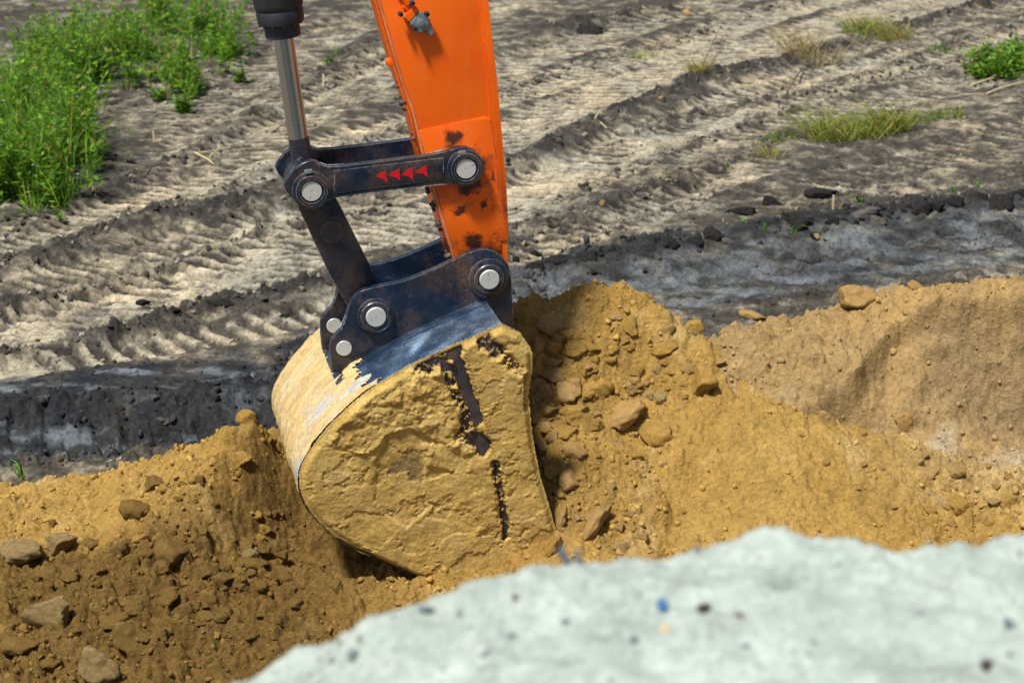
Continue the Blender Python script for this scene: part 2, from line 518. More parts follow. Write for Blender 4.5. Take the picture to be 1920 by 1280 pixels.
HEAP_A = tps(pts3([
    (-200, 935, .06), (0, 905, .12), (120, 893, .15), (250, 862, .22), (330, 840, .28), (400, 818, .36), (440, 797, .44), (480, 785, .50),
    (455, 830, .42), (440, 852, .375), (405, 902, .29), (365, 952, .225), (330, 1002, .175), (310, 1050, .15), (505, 1030, .0), (475, 1015, .03), (555, 1000, -.01), (610, 1035, -.01), (430, 1040, .04), (515, 955, .10), (400, 1075, .07), (530, 900, .20), (300, 955, .22), (250, 990, .17), (150, 960, .13), (0, 1000, .10),
    (150, 1050, .12), (280, 1090, .12), (0, 1120, .10), (100, 1200, .14), (300, 1200, .13), (0, 1280, .14), (300, 1280, .12), (480, 1200, .10),
    (500, 1080, .01), (600, 1080, .0), (700, 1088, -.01), (650, 1130, .03), (760, 1150, .05), (850, 1110, .05), (850, 1200, .03), (1000, 1200, .05), (1200, 1200, .08),
    (1500, 1150, .10), (1920, 1150, .12), (0, 1500, .10), (960, 1500, .02), (1920, 1500, .05), (2200, 1150, .12), (-300, 1200, .10),
    (965, 562, .95), (1010, 556, .97), (1060, 566, .97), (1120, 578, .95), (1200, 586, .93), (1260, 606, .88), (1320, 628, .82),
    (1050, 700, .67), (1050, 850, .41), (1060, 950, .24), (1060, 1040, .13), (1200, 700, .65), (1200, 850, .41), (1200, 950, .26), (1220, 1020, .17),
    (1290, 700, .68), (1350, 700, .68), (1400, 742, .60), (1450, 772, .55), (1500, 805, .50), (1600, 832, .44), (1700, 856, .40), (1800, 872, .37), (1920, 892, .35), (2150, 905, .33),
    (1300, 800, .50), (1290, 900, .33), (1280, 980, .20), (1400, 850, .43), (1400, 950, .26), (1500, 900, .34), (1500, 1000, .18),
    (1650, 920, .30), (1650, 1010, .17), (1800, 940, .27), (1920, 960, .25), (1920, 1020, .17)],
    [(1.05, 9.45, .45), (1.3, 9.25, .40), (1.6, 9.1, .30), (2.2, 9.0, .24), (2.8, 9.0, .22), (3.6, 9.0, .2), (.1, 9.7, .45), (.1, 10.1, -.15), (.7, 9.7, .4), (.7, 10.1, -.15),
     (-1.2, 9.25, .2), (-1.2, 9.7, -.15), (-1.7, 9.2, .02), (-1.7, 9.6, -.15), (-2.5, 9.35, -.12), (-4, 9.4, -.15), (2, 9.9, -.1), (3, 9.9, -.1),
     (-.5, 9.7, .25), (-.5, 10.2, -.15), (4.2, 9.6, -.1), (-2.6, 10, -.2), (1.2, 10.2, -.2), (-.6, 9.2, .4), (-.3, 8.6, .0), (-.6, 8.5, -.02), (-.8, 8.7, .03), (-.9, 8.4, -.02)]))


def seg_d(x, y, pix):
    """signed sideways distance of a point from a line drawn over the heap (left of it negative)"""
    w = [at_z(*p) for p in pix]
    ys = np.array([p.y for p in w]); xs = np.array([p.x for p in w]); o = np.argsort(ys)
    return x - np.interp(y, ys[o], xs[o])


def heap_a(x, y):
    h = HEAP_A(x[0], y[:, 0]).astype(np.float32)
    h = h - 0.045
    wob = 0.05 * fbm(x * 3, y * 3, 3, 12)
    sd = seg_d(x, y, [(1405, 735, .6), (1340, 800, .5), (1300, 880, .36), (1275, 980, .2), (1255, 1060, .1)]) + wob * 0.7
    packed = sstep(-0.03, 0.05, sd) * (1 - sstep(0.75, 1.3, sd)) * sstep(7.6, 8.2, y)            # smooth compact slope on the right
    h = h + 0.055 * packed
    crumb = np.clip(1.05 - 0.82 * packed, 0.1, 1)
    sm_left = sstep(-1.35, -1.9, x) * sstep(8.15, 8.45, y)                     # finer sand near the left crest
    crumb = crumb * (1 - 0.25 * sm_left)
    zone = np.clip(0.75 + 0.6 * fbm(x * 1.3, y * 1.3, 3, 15) + 0.35 * sstep(-.3, -1.2, x) * sstep(8.3, 8.0, y), 0.35, 1.25) * crumb
    h = h + 0.045 * fbm(x * 1.7, y * 1.7, 3, 2) * crumb + 0.040 * fbm(x * 5, y * 5, 5, 4, .62) * (0.35 + 0.65 * crumb) + (0.028 * fbm(x * 16, y * 16, 3, 6, .6) + 0.020 * fbm(x * 30, y * 30, 2, 7, ridged=True)) * (0.35 + 0.65 * crumb)
    # raked furrows left of and below the bucket
    fur = sstep(-2.1, -1.3, x) * (1 - sstep(-.1, .5, x)) * sstep(8.25, 8.0, y) * sstep(6.6, 7.0, y)
    ph = (y + 0.10 * x + 0.07 * fbm(x * 1.8, y * 1.8, 3, 71)) / 0.20
    h = h + fur * (0.105 * np.minimum((ph % 1.0) / 0.16, 1.0) * (1 - (ph % 1.0)) ** 0.8 - 0.04) * np.clip(0.8 + 0.9 * fbm(x * 2.5, y * 2.5, 3, 77), 0.25, 1.3)
    # rills running down the packed slope
    h = h + packed * (0.018 * fbm((x + 0.45 * y) * 14, (y - 0.45 * x) * 3.2, 4, 73) + 0.006 * lumps(x, y, 0.05, 76, .4) / 0.02)
    h = h + zone * (0.45 * lumps(x, y, 0.17, 201, 0.30) + 0.95 * lumps(x, y, 0.095, 202, 0.55) + 1.15 * lumps(x, y, 0.048, 203, 0.6))
    v = np.clip(0.5 + 0.8 * fbm(x * 2.0, y * 2.0, 4, 81), 0, 1)[..., None]
    a = np.array([0.47, 0.298, 0.085]); b = np.array([0.35, 0.21, 0.052]); tan = np.array([0.50, 0.365, 0.165])
    c = a * v + b * (1 - v)
    tr = (0.8 * sstep(1.5, 2.4, x + 0.4 * fbm(x * 1.5, y * 1.5, 3, 83)) * sstep(8.2, 8.6, y))[..., None]
    tr = np.maximum(tr, 0.45 * sstep(0.15, 0.5, fbm(x * 4, y * 4, 3, 84))[..., None])
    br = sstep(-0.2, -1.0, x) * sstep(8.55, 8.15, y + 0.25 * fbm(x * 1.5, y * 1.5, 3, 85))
    br = np.maximum(br, sstep(.52, .30, np.hypot((x + 1.02) * 1.1, y - 8.45) + 0.10 * fbm(x * 4, y * 4, 3, 87)))  # shade of the hollow beside the bucket, painted into the sand colour
    br = (0.85 * br)[..., None]      # darker brown at lower left and in the hollow
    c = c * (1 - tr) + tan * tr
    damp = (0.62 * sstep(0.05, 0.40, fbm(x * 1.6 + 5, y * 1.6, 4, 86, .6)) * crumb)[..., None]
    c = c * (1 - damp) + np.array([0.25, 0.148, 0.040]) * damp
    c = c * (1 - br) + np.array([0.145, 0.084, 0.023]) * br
    return h, c


AX0, AX1, AY0, AY1, AD = -3.5, 3.7, 6.3, 10.2, 0.0076
axs = np.arange(AX0, AX1, AD); ays = np.arange(AY0, AY1, AD)
AXg, AYg = np.meshgrid(axs.astype(np.float32), ays.astype(np.float32))
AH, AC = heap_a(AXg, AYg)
sink = np.clip(sstep(AX0 + .25, AX0, AXg) + sstep(AX1 - .25, AX1, AXg) + sstep(AY0 + .25, AY0, AYg), 0, 1)
AH = AH * (1 - sink) - 0.15 * sink
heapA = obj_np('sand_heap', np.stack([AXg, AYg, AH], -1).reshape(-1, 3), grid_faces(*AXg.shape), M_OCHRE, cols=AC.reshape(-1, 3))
tag(heapA, 'long yellow ochre heap of loose sandy soil that the excavator bucket digs into', 'sand heap')

def pts_y(pix):
    o = []
    for px, py, y in pix:
        d = ray(px, py); p = Vector((0, 0, CAM_H)) + d * (y / d.y); o.append((p.x, y, p.z))
    return o


HEAP_B = tps(pts_y([
    (1330, 648, 9.15), (1375, 622, 9.25), (1440, 608, 9.3), (1480, 602, 9.32), (1540, 600, 9.33), (1600, 580, 9.34), (1660, 556, 9.36), (1700, 548, 9.38), (1800, 540, 9.42), (1920, 533, 9.45), (2150, 530, 9.45),
    (1400, 665, 9.05), (1430, 705, 8.97), (1500, 682, 9.03), (1560, 652, 9.12), (1620, 602, 9.24), (1560, 705, 8.97), (1600, 660, 9.07), (1690, 585, 9.27),
    (1645, 640, 9.12), (1605, 690, 8.98), (1545, 742, 8.88), (1490, 772, 8.82),
    (1560, 808, 8.80), (1700, 808, 8.89), (1850, 798, 8.93), (1930, 782, 8.96), (1700, 725, 8.97), (1800, 700, 9.01), (1920, 690, 9.03), (1750, 575, 9.17), (1850, 563, 9.19), (1930, 557, 9.20),
    (1750, 850, 8.70), (1900, 850, 8.72), (1900, 900, 8.6), (2150, 800, 8.95), (2150, 700, 9.03), (2150, 560, 9.2)]) +
    [(1.2, 9.75, .3), (1.2, 10.2, -.15), (2, 10.0, .35), (2, 10.5, -.15), (2.8, 10.1, .4), (2.8, 10.6, -.15), (4, 10.1, .4), (4, 10.6, -.15), (.75, 9.4, .3), (.75, 9.8, -.1), (1.2, 8.7, .35), (1.6, 8.5, .25), (2.6, 8.3, .15)])


def heap_b(x, y):
    h = HEAP_B(x[0], y[:, 0]).astype(np.float32)
    ar = pts_y([(1490, 772, 8.82), (1545, 742, 8.88), (1605, 690, 8.98), (1645, 640, 9.12), (1690, 588, 9.24), (1750, 574, 9.2), (1850, 562, 9.2), (1930, 556, 9.21), (2150, 556, 9.21)])
    da = np.interp(x, [p[0] for p in ar], [p[1] for p in ar]) - y + 0.03 * fbm(x * 6, y * 6, 3, 309)
    h = h - 0.13 * sstep(0.0, 0.05, da) * (1 - sstep(.14, .34, da)) * sstep(1.35, 1.5, x)
    up = sstep(1.75, 1.5, x + 0.3 * fbm(x * 2, y * 2, 2, 301))
    h = h + 0.03 * fbm(x * 2.5, y * 2.5, 3, 302) + 0.028 * fbm(x * 8, y * 8, 4, 303) + 0.010 * fbm(x * 30, y * 30, 3, 304)
    h = h + (0.35 + 0.5 * up) * lumps(x, y, 0.11, 305, .4) + 0.75 * lumps(x, y, 0.05, 306, .55) + 0.014 * fbm(x * 30, y * 30, 2, 308, ridged=True) + 0.7 * lumps(x, y, 0.026, 307, .5)
    v = np.clip(0.5 + 0.9 * fbm(x * 2.4, y * 2.4, 4, 311), 0, 1)[..., None]
    c = np.array([0.41, 0.258, 0.092]) * v + np.array([0.34, 0.24, 0.115]) * (1 - v)
    gsp = (0.75 * sstep(-0.25, 0.25, fbm(x * 1.8 + 4, y * 1.8, 4, 312, .6)) * sstep(-.02, .05, da) * (1 - sstep(.25, .4, da)))[..., None]      # shade of the steep cut face, painted as a browner tint
    c = c * (1 - gsp) + np.array([0.27, 0.185, 0.095]) * gsp
    pal = (0.40 * sstep(0.05, 0.3, fbm(x * 2.2, y * 3.5, 3, 313) + 0.35 * sstep(2.35, 2.6, x)) * sstep(8.95, 8.8, y))[..., None]
    c = c * (1 - pal) + np.array([0.52, 0.49, 0.40]) * pal
    return h, c


BX0, BX1, BY0, BY1, BD = 0.7, 4.6, 8.2, 10.6, 0.0092
bxs = np.arange(BX0, BX1, BD); bys = np.arange(BY0, BY1, BD)
BXg, BYg = np.meshgrid(bxs.astype(np.float32), bys.astype(np.float32))
BH, BC = heap_b(BXg, BYg)
sink = np.clip(sstep(BX0 + .15, BX0, BXg) + sstep(BX1 - .25, BX1, BXg) + sstep(BY0 + .2, BY0, BYg), 0, 1)
BH = BH * (1 - sink) - 0.15 * sink
yy = BYg + 0.022 * fbm(BXg * 9, BH * 9, 3, 321) + 0.012 * fbm(BXg * 26, BH * 26, 3, 322)
heapB = obj_np('clay_mound', np.stack([BXg, yy, BH], -1).reshape(-1, 3), grid_faces(*BXg.shape), M_TAN, cols=BC.reshape(-1, 3))
tag(heapB, 'tan clay mound with a steep cut face behind the yellow sand on the right', 'clay mound')


def top_z(x, y):
    return max(bil(AH, x, y, AX0, AY0, AD, AD), bil(BH, x, y, BX0, BY0, BD, BD), ground_z(x, y))


def hit(px, py, t0=6.5, t1=32.0):
    d = ray(px, py); t = t0
    while t < t1:
        p = Vector((0, 0, CAM_H)) + d * t
        if p.z < 1.6 and p.z < top_z(p.x, p.y):
            return p, t
        t += 0.012 if t < 11 else 0.03
    return at_z(px, py), t1


# ------------------------------------------------------------------ the excavator: arm, linkage and bucket
PSI = R(13.0)
EAR_W = 0.33                                   # near ear face, measured from the near side of the bucket
AXIS = Vector((-math.sin(PSI), math.cos(PSI), 0)); UDIR = Vector((math.cos(PSI), math.sin(PSI), 0))
HINGE = at_depth(915, 520, 9.0)
ORG = HINGE - AXIS * EAR_W
ORG.z = 0.0
machine = empty('excavator', ORG, PSI)
tag(machine, 'orange excavator arm with black linkage and mud caked bucket dug into the sand', 'excavator')


def loc(px, py, w):
    """pixel of the photograph on the upright plane at distance w along the pins -> (u, z) in the machine's frame"""
    d = ray(px, py); c = Vector((0, 0, CAM_H)) - ORG
    t = (w - c.dot(AXIS)) / d.dot(AXIS)
    p = c + d * t
    return (p.dot(UDIR), p.z)


def Z1(x, y): return (440 + x * 0.3125, y * 0.3125)
def Z2(x, y): return (460 + x * 0.375, 240 + y * 0.375)
def Z3(x, y): return (460 + x * 0.4375, 560 + y * 0.4375)


def poly(pix, w, smooth=0):
    p = [loc(*q, w) for q in pix]
    return catmull(p, smooth, True) if smooth else p


def worn_metal(name, col, wear, rough=0.42, mud=0.35, mudcol=(0.10, 0.062, 0.026), edge=0.004, metal=0.0):
    k = NT(name)
    p = k.objco()
    n1 = k.noise(p, 9, 6, 0.65); n2 = k.noise(p, 60, 5, 0.7); n3 = k.noise(p, 3.0, 4, 0.6, 0.6)
    c = k.mix(k.ramp(n1, [(0.42, 0.0), (0.75, 1.0)]), col, tuple(min(1, v * 1.9 + 0.006) for v in col))
    m = k.math('MULTIPLY', k.ramp(k.math('ADD', k.math('MULTIPLY', n3, 0.6), k.math('MULTIPLY', n1, 0.4)), [(0.46, 0.0), (0.62, 1.0)]), k.ramp(n2, [(0.34, 0.15), (0.60, 1.0)]))
    c = k.mix(k.math('MULTIPLY', m, mud), c, mudcol)
    st = k.n('ShaderNodeMapping'); k.put(st.inputs[0], p); st.inputs['Scale'].default_value = (30, 30, 160); st.inputs['Rotation'].default_value = (0, 0.6, 0)
    scr = k.ramp(k.noise(st.outputs[0], 1.0, 3, 0.5), [(0.68, 0.0), (0.74, 1.0)])
    c = k.mix(k.math('MULTIPLY', scr, 0.35), c, tuple(v * 0.6 for v in wear))
    bev = k.n('ShaderNodeBevel'); bev.samples = 4; bev.inputs['Radius'].default_value = edge
    dt = k.n('ShaderNodeVectorMath', operation='DOT_PRODUCT')
    k.put(dt.inputs[0], bev.outputs[0]); k.put(dt.inputs[1], k.n('ShaderNodeNewGeometry').outputs['Normal'])
    e = k.math('MULTIPLY', k.ramp(dt.outputs['Value'], [(0.90, 1.0), (0.985, 0.0)]), k.ramp(n2, [(0.35, 0.0), (0.55, 1.0)]))
    c = k.mix(k.math('MULTIPLY', e, 0.8), c, wear)
    r = k.math('ADD', k.math('MULTIPLY', k.math('ADD', m, k.math('MULTIPLY', n2, 0.5)), 0.35), rough - 0.12, True)
    return k.out(c, r, metal, k.bump(n2, 0.25, 0.002), 0.5)


M_BLACK = worn_metal('worn_black_steel', (0.007, 0.015, 0.032), (0.42, 0.44, 0.45), 0.26, 0.8, (0.12, 0.062, 0.022))
M_DARK = worn_metal('dark_rubber_steel', (0.010, 0.012, 0.018), (0.10, 0.11, 0.13), 0.55, 0.15)
M_SHELL = worn_metal('scraped_bucket_steel', (0.10, 0.17, 0.27), (0.60, 0.63, 0.66), 0.30, 0.30, (0.42, 0.32, 0.18), metal=0.9)
M_SIDE = worn_metal('bucket_side_steel', (0.030, 0.027, 0.034), (0.25, 0.24, 0.25), 0.55, 0.85, (0.16, 0.095, 0.045))
M_PIN = None
k = NT('bare_pin_steel')
p_ = k.objco()
sp = k.ramp(k.noise(p_, 45, 4, 0.7), [(0.62, 0.0), (0.68, 1.0)])
M_PIN = k.out(k.mix(sp, (0.62, 0.62, 0.58), (0.10, 0.08, 0.05)), 0.45, 0.25, k.bump(k.noise(p_, 90, 3), 0.15, 0.002))
k = NT('polished_rod_chrome')
p_ = k.objco()
st = k.n('ShaderNodeMapping'); k.put(st.inputs[0], p_); st.inputs['Scale'].default_value = (1, 1, 40)
M_CHROME = k.out(k.mix(k.noise(st.outputs[0], 6, 3), (0.62, 0.60, 0.56), (0.44, 0.42, 0.39)), 0.20, 1.0)
k = NT('red_decal')
M_RED = k.out(k.mix(k.ramp(k.noise(k.objco(), 60, 3), [(0.6, 0), (0.75, 1)]), (0.62, 0.004, 0.012), (0.30, 0.01, 0.01)), 0.5)
M_ZINC = worn_metal('zinc_fitting', (0.22, 0.27, 0.27), (0.5, 0.52, 0.5), 0.4, 0.3, (0.1, 0.07, 0.04), metal=0.6)

S_PIX, H_PIX, T_PIX, L_PIX = (872, 314), (915, 520), (583, 356), (703, 590)
PS, PH, PT, PL = loc(*S_PIX, 0.33), loc(*H_PIX, 0.33), loc(*T_PIX, 0.33), loc(*L_PIX, 0.33)

# orange paint with oil stains round the pins, chips and dirt
k = NT('worn_orange_paint')
p_ = k.objco()
wn = k.n('ShaderNodeTexNoise'); k.put(wn.inputs['Vector'], p_); wn.inputs['Scale'].default_value = 11; wn.inputs['Detail'].default_value = 6; wn.inputs['Roughness'].default_value = .7
wv = k.n('ShaderNodeVectorMath', operation='SUBTRACT'); k.put(wv.inputs[0], wn.outputs['Color']); wv.inputs[1].default_value = (.5, .5, .5)
ws_ = k.n('ShaderNodeVectorMath', operation='MULTIPLY_ADD'); k.put(ws_.inputs[0], wv.outputs[0]); ws_.inputs[1].default_value = (.17, .17, .17); k.put(ws_.inputs[2], p_)
sx = k.n('ShaderNodeSeparateXYZ'); k.put(sx.inputs[0], ws_.outputs[0])
nz = k.noise(p_, 14, 6, 0.65); nf = k.noise(p_, 70, 5, 0.7); nl = k.noise(p_, 5, 5, 0.6, 0.4)


def stain(u, z, r, su=1.0):
    du = k.math('MULTIPLY', k.math('SUBTRACT', sx.outputs[0], u), 1 / su); dz = k.math('SUBTRACT', sx.outputs[2], z)
    d = k.math('SQRT', k.math('ADD', k.math('MULTIPLY', du, du), k.math('MULTIPLY', dz, dz)))
    d = k.math('ADD', d, k.math('MULTIPLY', k.math('SUBTRACT', k.math('ADD', k.math('MULTIPLY', nz, .7), k.math('MULTIPLY', nf, .3)), 0.5), r * 1.6))
    return k.ramp(k.math('DIVIDE', d, r), [(0.45, 1.0), (1.25, 0.0)])


base = k.mix(k.ramp(nl, [(0.35, 0.0), (0.7, 1.0)]), (0.93, 0.150, 0.002), (0.88, 0.115, 0.002))
spots = k.ramp(nf, [(0.66, 0.0), (0.70, 1.0)])
base = k.mix(k.math('MULTIPLY', spots, 0.35), base, (0.20, 0.03, 0.01))
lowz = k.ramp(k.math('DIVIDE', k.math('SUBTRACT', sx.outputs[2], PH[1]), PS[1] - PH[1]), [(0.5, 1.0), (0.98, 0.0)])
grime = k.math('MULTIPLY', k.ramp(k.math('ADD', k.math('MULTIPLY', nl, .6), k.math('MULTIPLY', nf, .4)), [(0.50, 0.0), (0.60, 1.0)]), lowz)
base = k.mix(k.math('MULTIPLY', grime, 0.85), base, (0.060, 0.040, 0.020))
dirty = None
for (px, py, r, su) in ((852, 262, .055, 1.0), (880, 318, .115, 1.05), (886, 455, .06, .9), (905, 490, .11, 1.0), (905, 385, .022, .7), (928, 330, .05, .3), (880, 345, .045, 1.6), (862, 395, .03, 1.2)):
    q = loc(px, py, .372); t_ = stain(q[0], q[1], r, su)
    dirty = t_ if dirty is None else k.math('MAXIMUM', dirty, t_)
dmap = k.n('ShaderNodeMapping'); k.put(dmap.inputs[0], p_); dmap.inputs['Scale'].default_value = (26, 26, 3.0); dmap.inputs['Rotation'].default_value = (0, 0.22, 0)
dst = k.ramp(k.noise(dmap.outputs[0], 1.0, 5, 0.65), [(0.48, 0.0), (0.75, 1.0)])
base = k.mix(k.math('MULTIPLY', dst, 0.12), base, (0.62, 0.30, 0.12))
scm = k.n('ShaderNodeMapping'); k.put(scm.inputs[0], p_); scm.inputs['Scale'].default_value = (9, 9, 140); scm.inputs['Rotation'].default_value = (0, -0.9, 0)
scr = k.ramp(k.noise(scm.outputs[0], 1.0, 4, 0.6), [(0.70, 0.0), (0.73, 1.0)])
base = k.mix(k.math('MULTIPLY', scr, 0.35), base, (0.30, 0.08, 0.03))
base = k.mix(k.math('MULTIPLY', dirty, 0.93), base, (0.012, 0.008, 0.006))
bev = k.n('ShaderNodeBevel'); bev.samples = 4; bev.inputs['Radius'].default_value = 0.006
dt = k.n('ShaderNodeVectorMath', operation='DOT_PRODUCT')
k.put(dt.inputs[0], bev.outputs[0]); k.put(dt.inputs[1], k.n('ShaderNodeNewGeometry').outputs['Normal'])
chip = k.math('MULTIPLY', k.ramp(dt.outputs['Value'], [(0.90, 1.0), (0.98, 0.0)]), k.ramp(nf, [(0.50, 0.0), (0.56, 1.0)]))
base = k.mix(chip, base, (0.05, 0.03, 0.025))
M_ORANGE = k.out(base, k.math('ADD', k.math('MULTIPLY', dirty, 0.15), 0.42, True), 0, k.bump(nf, 0.12, 0.002), 0.4)


def plate(name, pts, w0, w1, mat, parent, bevel=0.004, segs=2):
    bm = bmesh.new()
    a = sum(p[0] * q[1] - q[0] * p[1] for p, q in zip(pts, pts[1:] + pts[:1]))
    if a < 0:
        pts = pts[::-1]
    v0 = [bm.verts.new((u, w0, z)) for u, z in pts]; v1 = [bm.verts.new((u, w1, z)) for u, z in pts]
    n = len(pts)
    f0 = bm.faces.new(v0); f1 = bm.faces.new(v1[::-1])
    for i in range(n):
        bm.faces.new((v0[i], v0[(i + 1) % n], v1[(i + 1) % n], v1[i]))
    if bevel:
        es = [e for f in (f0, f1) for e in f.edges]
        bmesh.ops.bevel(bm, geom=es, offset=bevel, segments=segs, affect='EDGES', profile=0.5, clamp_overlap=True)
    return obj_bm(name, bm, mat, parent, 40)


def ring(name, c, prof, mat, parent, segs=48, axis_w=True, squash=1.0):
    """surface of revolution about the pin direction through (u, z) = c; prof = [(radius, w), ...]"""
    bm = bmesh.new(); rows = []
    for r, w in prof:
        if r < 1e-6:
            rows.append([bm.verts.new((c[0], w, c[1]))])
        else:
            rows.append([bm.verts.new((c[0] + r * math.cos(2 * math.pi * i / segs), w, c[1] + r * math.sin(2 * math.pi * i / segs))) for i in range(segs)])
    for a, b in zip(rows, rows[1:]):
        for i in range(segs):
            j = (i + 1) % segs
            if len(a) == 1:
                bm.faces.new((a[0], b[i], b[j]))
            elif len(b) == 1:
                bm.faces.new((a[i], a[j], b[0]))
            else:
                bm.faces.new((a[i], a[j], b[j], b[i]))
    return obj_bm(name, bm, mat, parent, 40)


def revolve(name, p0, direction, prof, mat, parent, segs=48):
    """surface of revolution about any line: prof = [(radius, distance along the line), ...]"""
    d = Vector(direction).normalized()
    s = d.cross(Vector((0, 1, 0))).normalized(); t = d.cross(s)
    bm = bmesh.new(); rows = []
    for r, l in prof:
        c = Vector(p0) + d * l
        rows.append([bm.verts.new(c + (s * math.cos(2 * math.pi * i / segs) + t * math.sin(2 * math.pi * i / segs)) * max(r, 1e-4)) for i in range(segs)])
    for a, b in zip(rows, rows[1:]):
        for i in range(segs):
            j = (i + 1) % segs
            bm.faces.new((a[i], a[j], b[j], b[i]))
    return obj_bm(name, bm, mat, parent, 40)


def box_dir(name, c, ax, ay, az, mat, parent, bevel=0.003):
    """box with half-axes ax, ay, az (vectors)"""
    bm = bmesh.new()
    bmesh.ops.create_cube(bm, size=2)
    ax, ay, az = Vector(ax), Vector(ay), Vector(az)
    for v in bm.verts:
        v.co = Vector(c) + ax * v.co.x + ay * v.co.y + az * v.co.z
    bmesh.ops.bevel(bm, geom=bm.edges[:], offset=bevel, segments=2, affect='EDGES')
    return obj_bm(name, bm, mat, parent, 40)


# --- stick: four welded plates, flanges, doubler, fitting
WS0, WS1 = 0.376, 0.634
left_edge = [(690, -60), (706, 0), (727, 75), (749, 150), (771, 212), (788, 284), (800, 325), (818, 385), (835, 440), (850, 490)]
right_edge = [(906, -60), (913, 0), (923, 91), (932, 170), (940, 266), (946, 330), (950, 400), (951, 450)]
nose = [(955, 520), (945, 552), (918, 566), (885, 552), (862, 520)]
stick = plate('stick_arm', poly(left_edge[::-1] + right_edge + nose, WS0), WS0, WS1, M_ORANGE, machine, 0.006)


def strip(name, edge, w0, w1, inner, mat, parent, outer=0.0, bevel=0.002, wpix=None):
    """bar that follows an edge of the arm, from 'outer' outside it to 'inner' inside it (metres)"""
    e = [Vector(loc(*q, wpix if wpix is not None else WS0)) for q in edge]
    out, inn = [], []
    for i, p in enumerate(e):
        d = (e[min(i + 1, len(e) - 1)] - e[max(i - 1, 0)]).normalized()
        nrm = Vector((d.y, -d.x))
        out.append(tuple(p - nrm * outer)); inn.append(tuple(p + nrm * inner))
    return plate(name, out + inn[::-1], w0, w1, mat, parent, bevel)


# plates that stand a little proud along the back (right) and front (left) of the box
strip('flange', right_edge, WS0 - 0.007, WS0 + 0.02, 0.030, M_ORANGE, stick, 0.004)
M_PEACH = worn_metal('lit_orange_edge', (0.60, 0.20, 0.075), (0.10, 0.05, 0.03), 0.6, 0.25, (0.10, 0.06, 0.03), 0.006)  # paler peach: light on the arm's left face put into the paint
strip('cover_plate', left_edge, WS0 - 0.004, WS1 + 0.004, -0.004, M_PEACH, stick, 0.014)
strip('weld_bead', left_edge[:6], WS0 - 0.006, WS0 + 0.01, 0.012, M_ORANGE, stick, -0.002, 0.003)
strip('weld_bead', [(897, -60), (902, 0), (911, 91), (919, 170), (926, 266), (934, 400)], WS0 - 0.005, WS0 + 0.01, 0.008, M_ORANGE, stick, 0.004, 0.003)
dbl = [(783, 246), (845, 232), (908, 219), (919, 224), (931, 300), (938, 400), (940, 470), (862, 492), (846, 452), (826, 385), (806, 318)]
plate('doubler_plate', poly(dbl, WS0), WS0 - 0.006, WS0 + 0.01, M_ORANGE, stick, 0.004)
strip('lug', [(720, 117), (724, 128)], WS0 + 0.0, WS0 + 0.05, -0.01, M_ORANGE, stick, 0.034, 0.002)
# worn mud flakes and stones wedged along the front edge
flk = bmesh.new()
for i in range(34):
    t = random.random() ** 0.8
    px = 742 + (850 - 742) * t; py = 128 + (488 - 128) * t
    if 262 < py < 350:
        continue
    q = loc(px - 5 - 4 * random.random(), py, WS0)
    r = random.uniform(.004, .013)
    m = Matrix.Translation((q[0], WS0 + random.uniform(-.004, .05), q[1])) @ Euler((random.random() * 3, random.random() * 3, 0)).to_matrix().to_4x4() @ Matrix.Diagonal((r, r * 1.3, r * 1.7, 1))
    bmesh.ops.create_icosphere(flk, subdivisions=1, radius=1, matrix=m)
fl = obj_bm('wedged_dirt', flk, M_SIDE, stick, 60); fl['kind'] = 'stuff'

# hydraulic fitting near the top of the arm
c0 = loc(*Z1(1105, 125), WS0); c1 = loc(*Z1(1205, 220), WS0); cT = loc(*Z1(1010, 20), WS0)
fd = (Vector((c1[0], 0, c1[1])) - Vector((c0[0], 0, c0[1]))).normalized(); fs = Vector((-fd.z, 0, fd.x))
C0 = Vector((c0[0], WS0, c0[1]))
fit = box_dir('hose_fitting', C0 + Vector((0, -.022, 0)), fd * .034, Vector((0, .024, 0)), fs * .036, M_ZINC, stick, 0.006)
box_dir('clamp_half', C0 - fd * .052 + Vector((0, -.017, 0)), fd * .018, Vector((0, .02, 0)), fs * .036, M_ORANGE, stick, 0.005)
box_dir('hose_flange', C0 - fd * .085 + fs * .01 + Vector((0, -.012, 0)), fd * .018, Vector((0, .015, 0)), fs * .018, M_ORANGE, stick, 0.006)
revolve('hose_end', C0 - fd * .09 + fs * .02 + Vector((0, -.02, 0)), -fd + fs * .25, [(0, 0), (.016, 0), (.016, .35), (0, .35)], M_ORANGE, stick, 20)
revolve('adapter', C0 + fd * .03 + Vector((0, -.02, 0)), fd, [(0, 0), (.019, 0), (.019, .012), (.015, .013), (.015, .02), (.019, .021), (.019, .045), (.013, .047), (0, .047)], M_ZINC, fit, 6)
ring('plug', (c0[0], c0[1]), [(.019, WS0 - .044), (.019, WS0 - .05), (.014, WS0 - .052), (.010, WS0 - .052), (.010, WS0 - .056), (0, WS0 - .056)], M_ZINC, fit, 24)
for q in (Z1(1142, 75), Z1(1070, 162), Z1(1055, 8), Z1(985, 75)):
    b = loc(*q, WS0)
    ring('bolt', b, [(.011, WS0 - .03), (.011, WS0 - .058), (.0095, WS0 - .060), (.006, WS0 - .060), (.006, WS0 - .053), (0, WS0 - .053)], M_DARK, fit, 16)

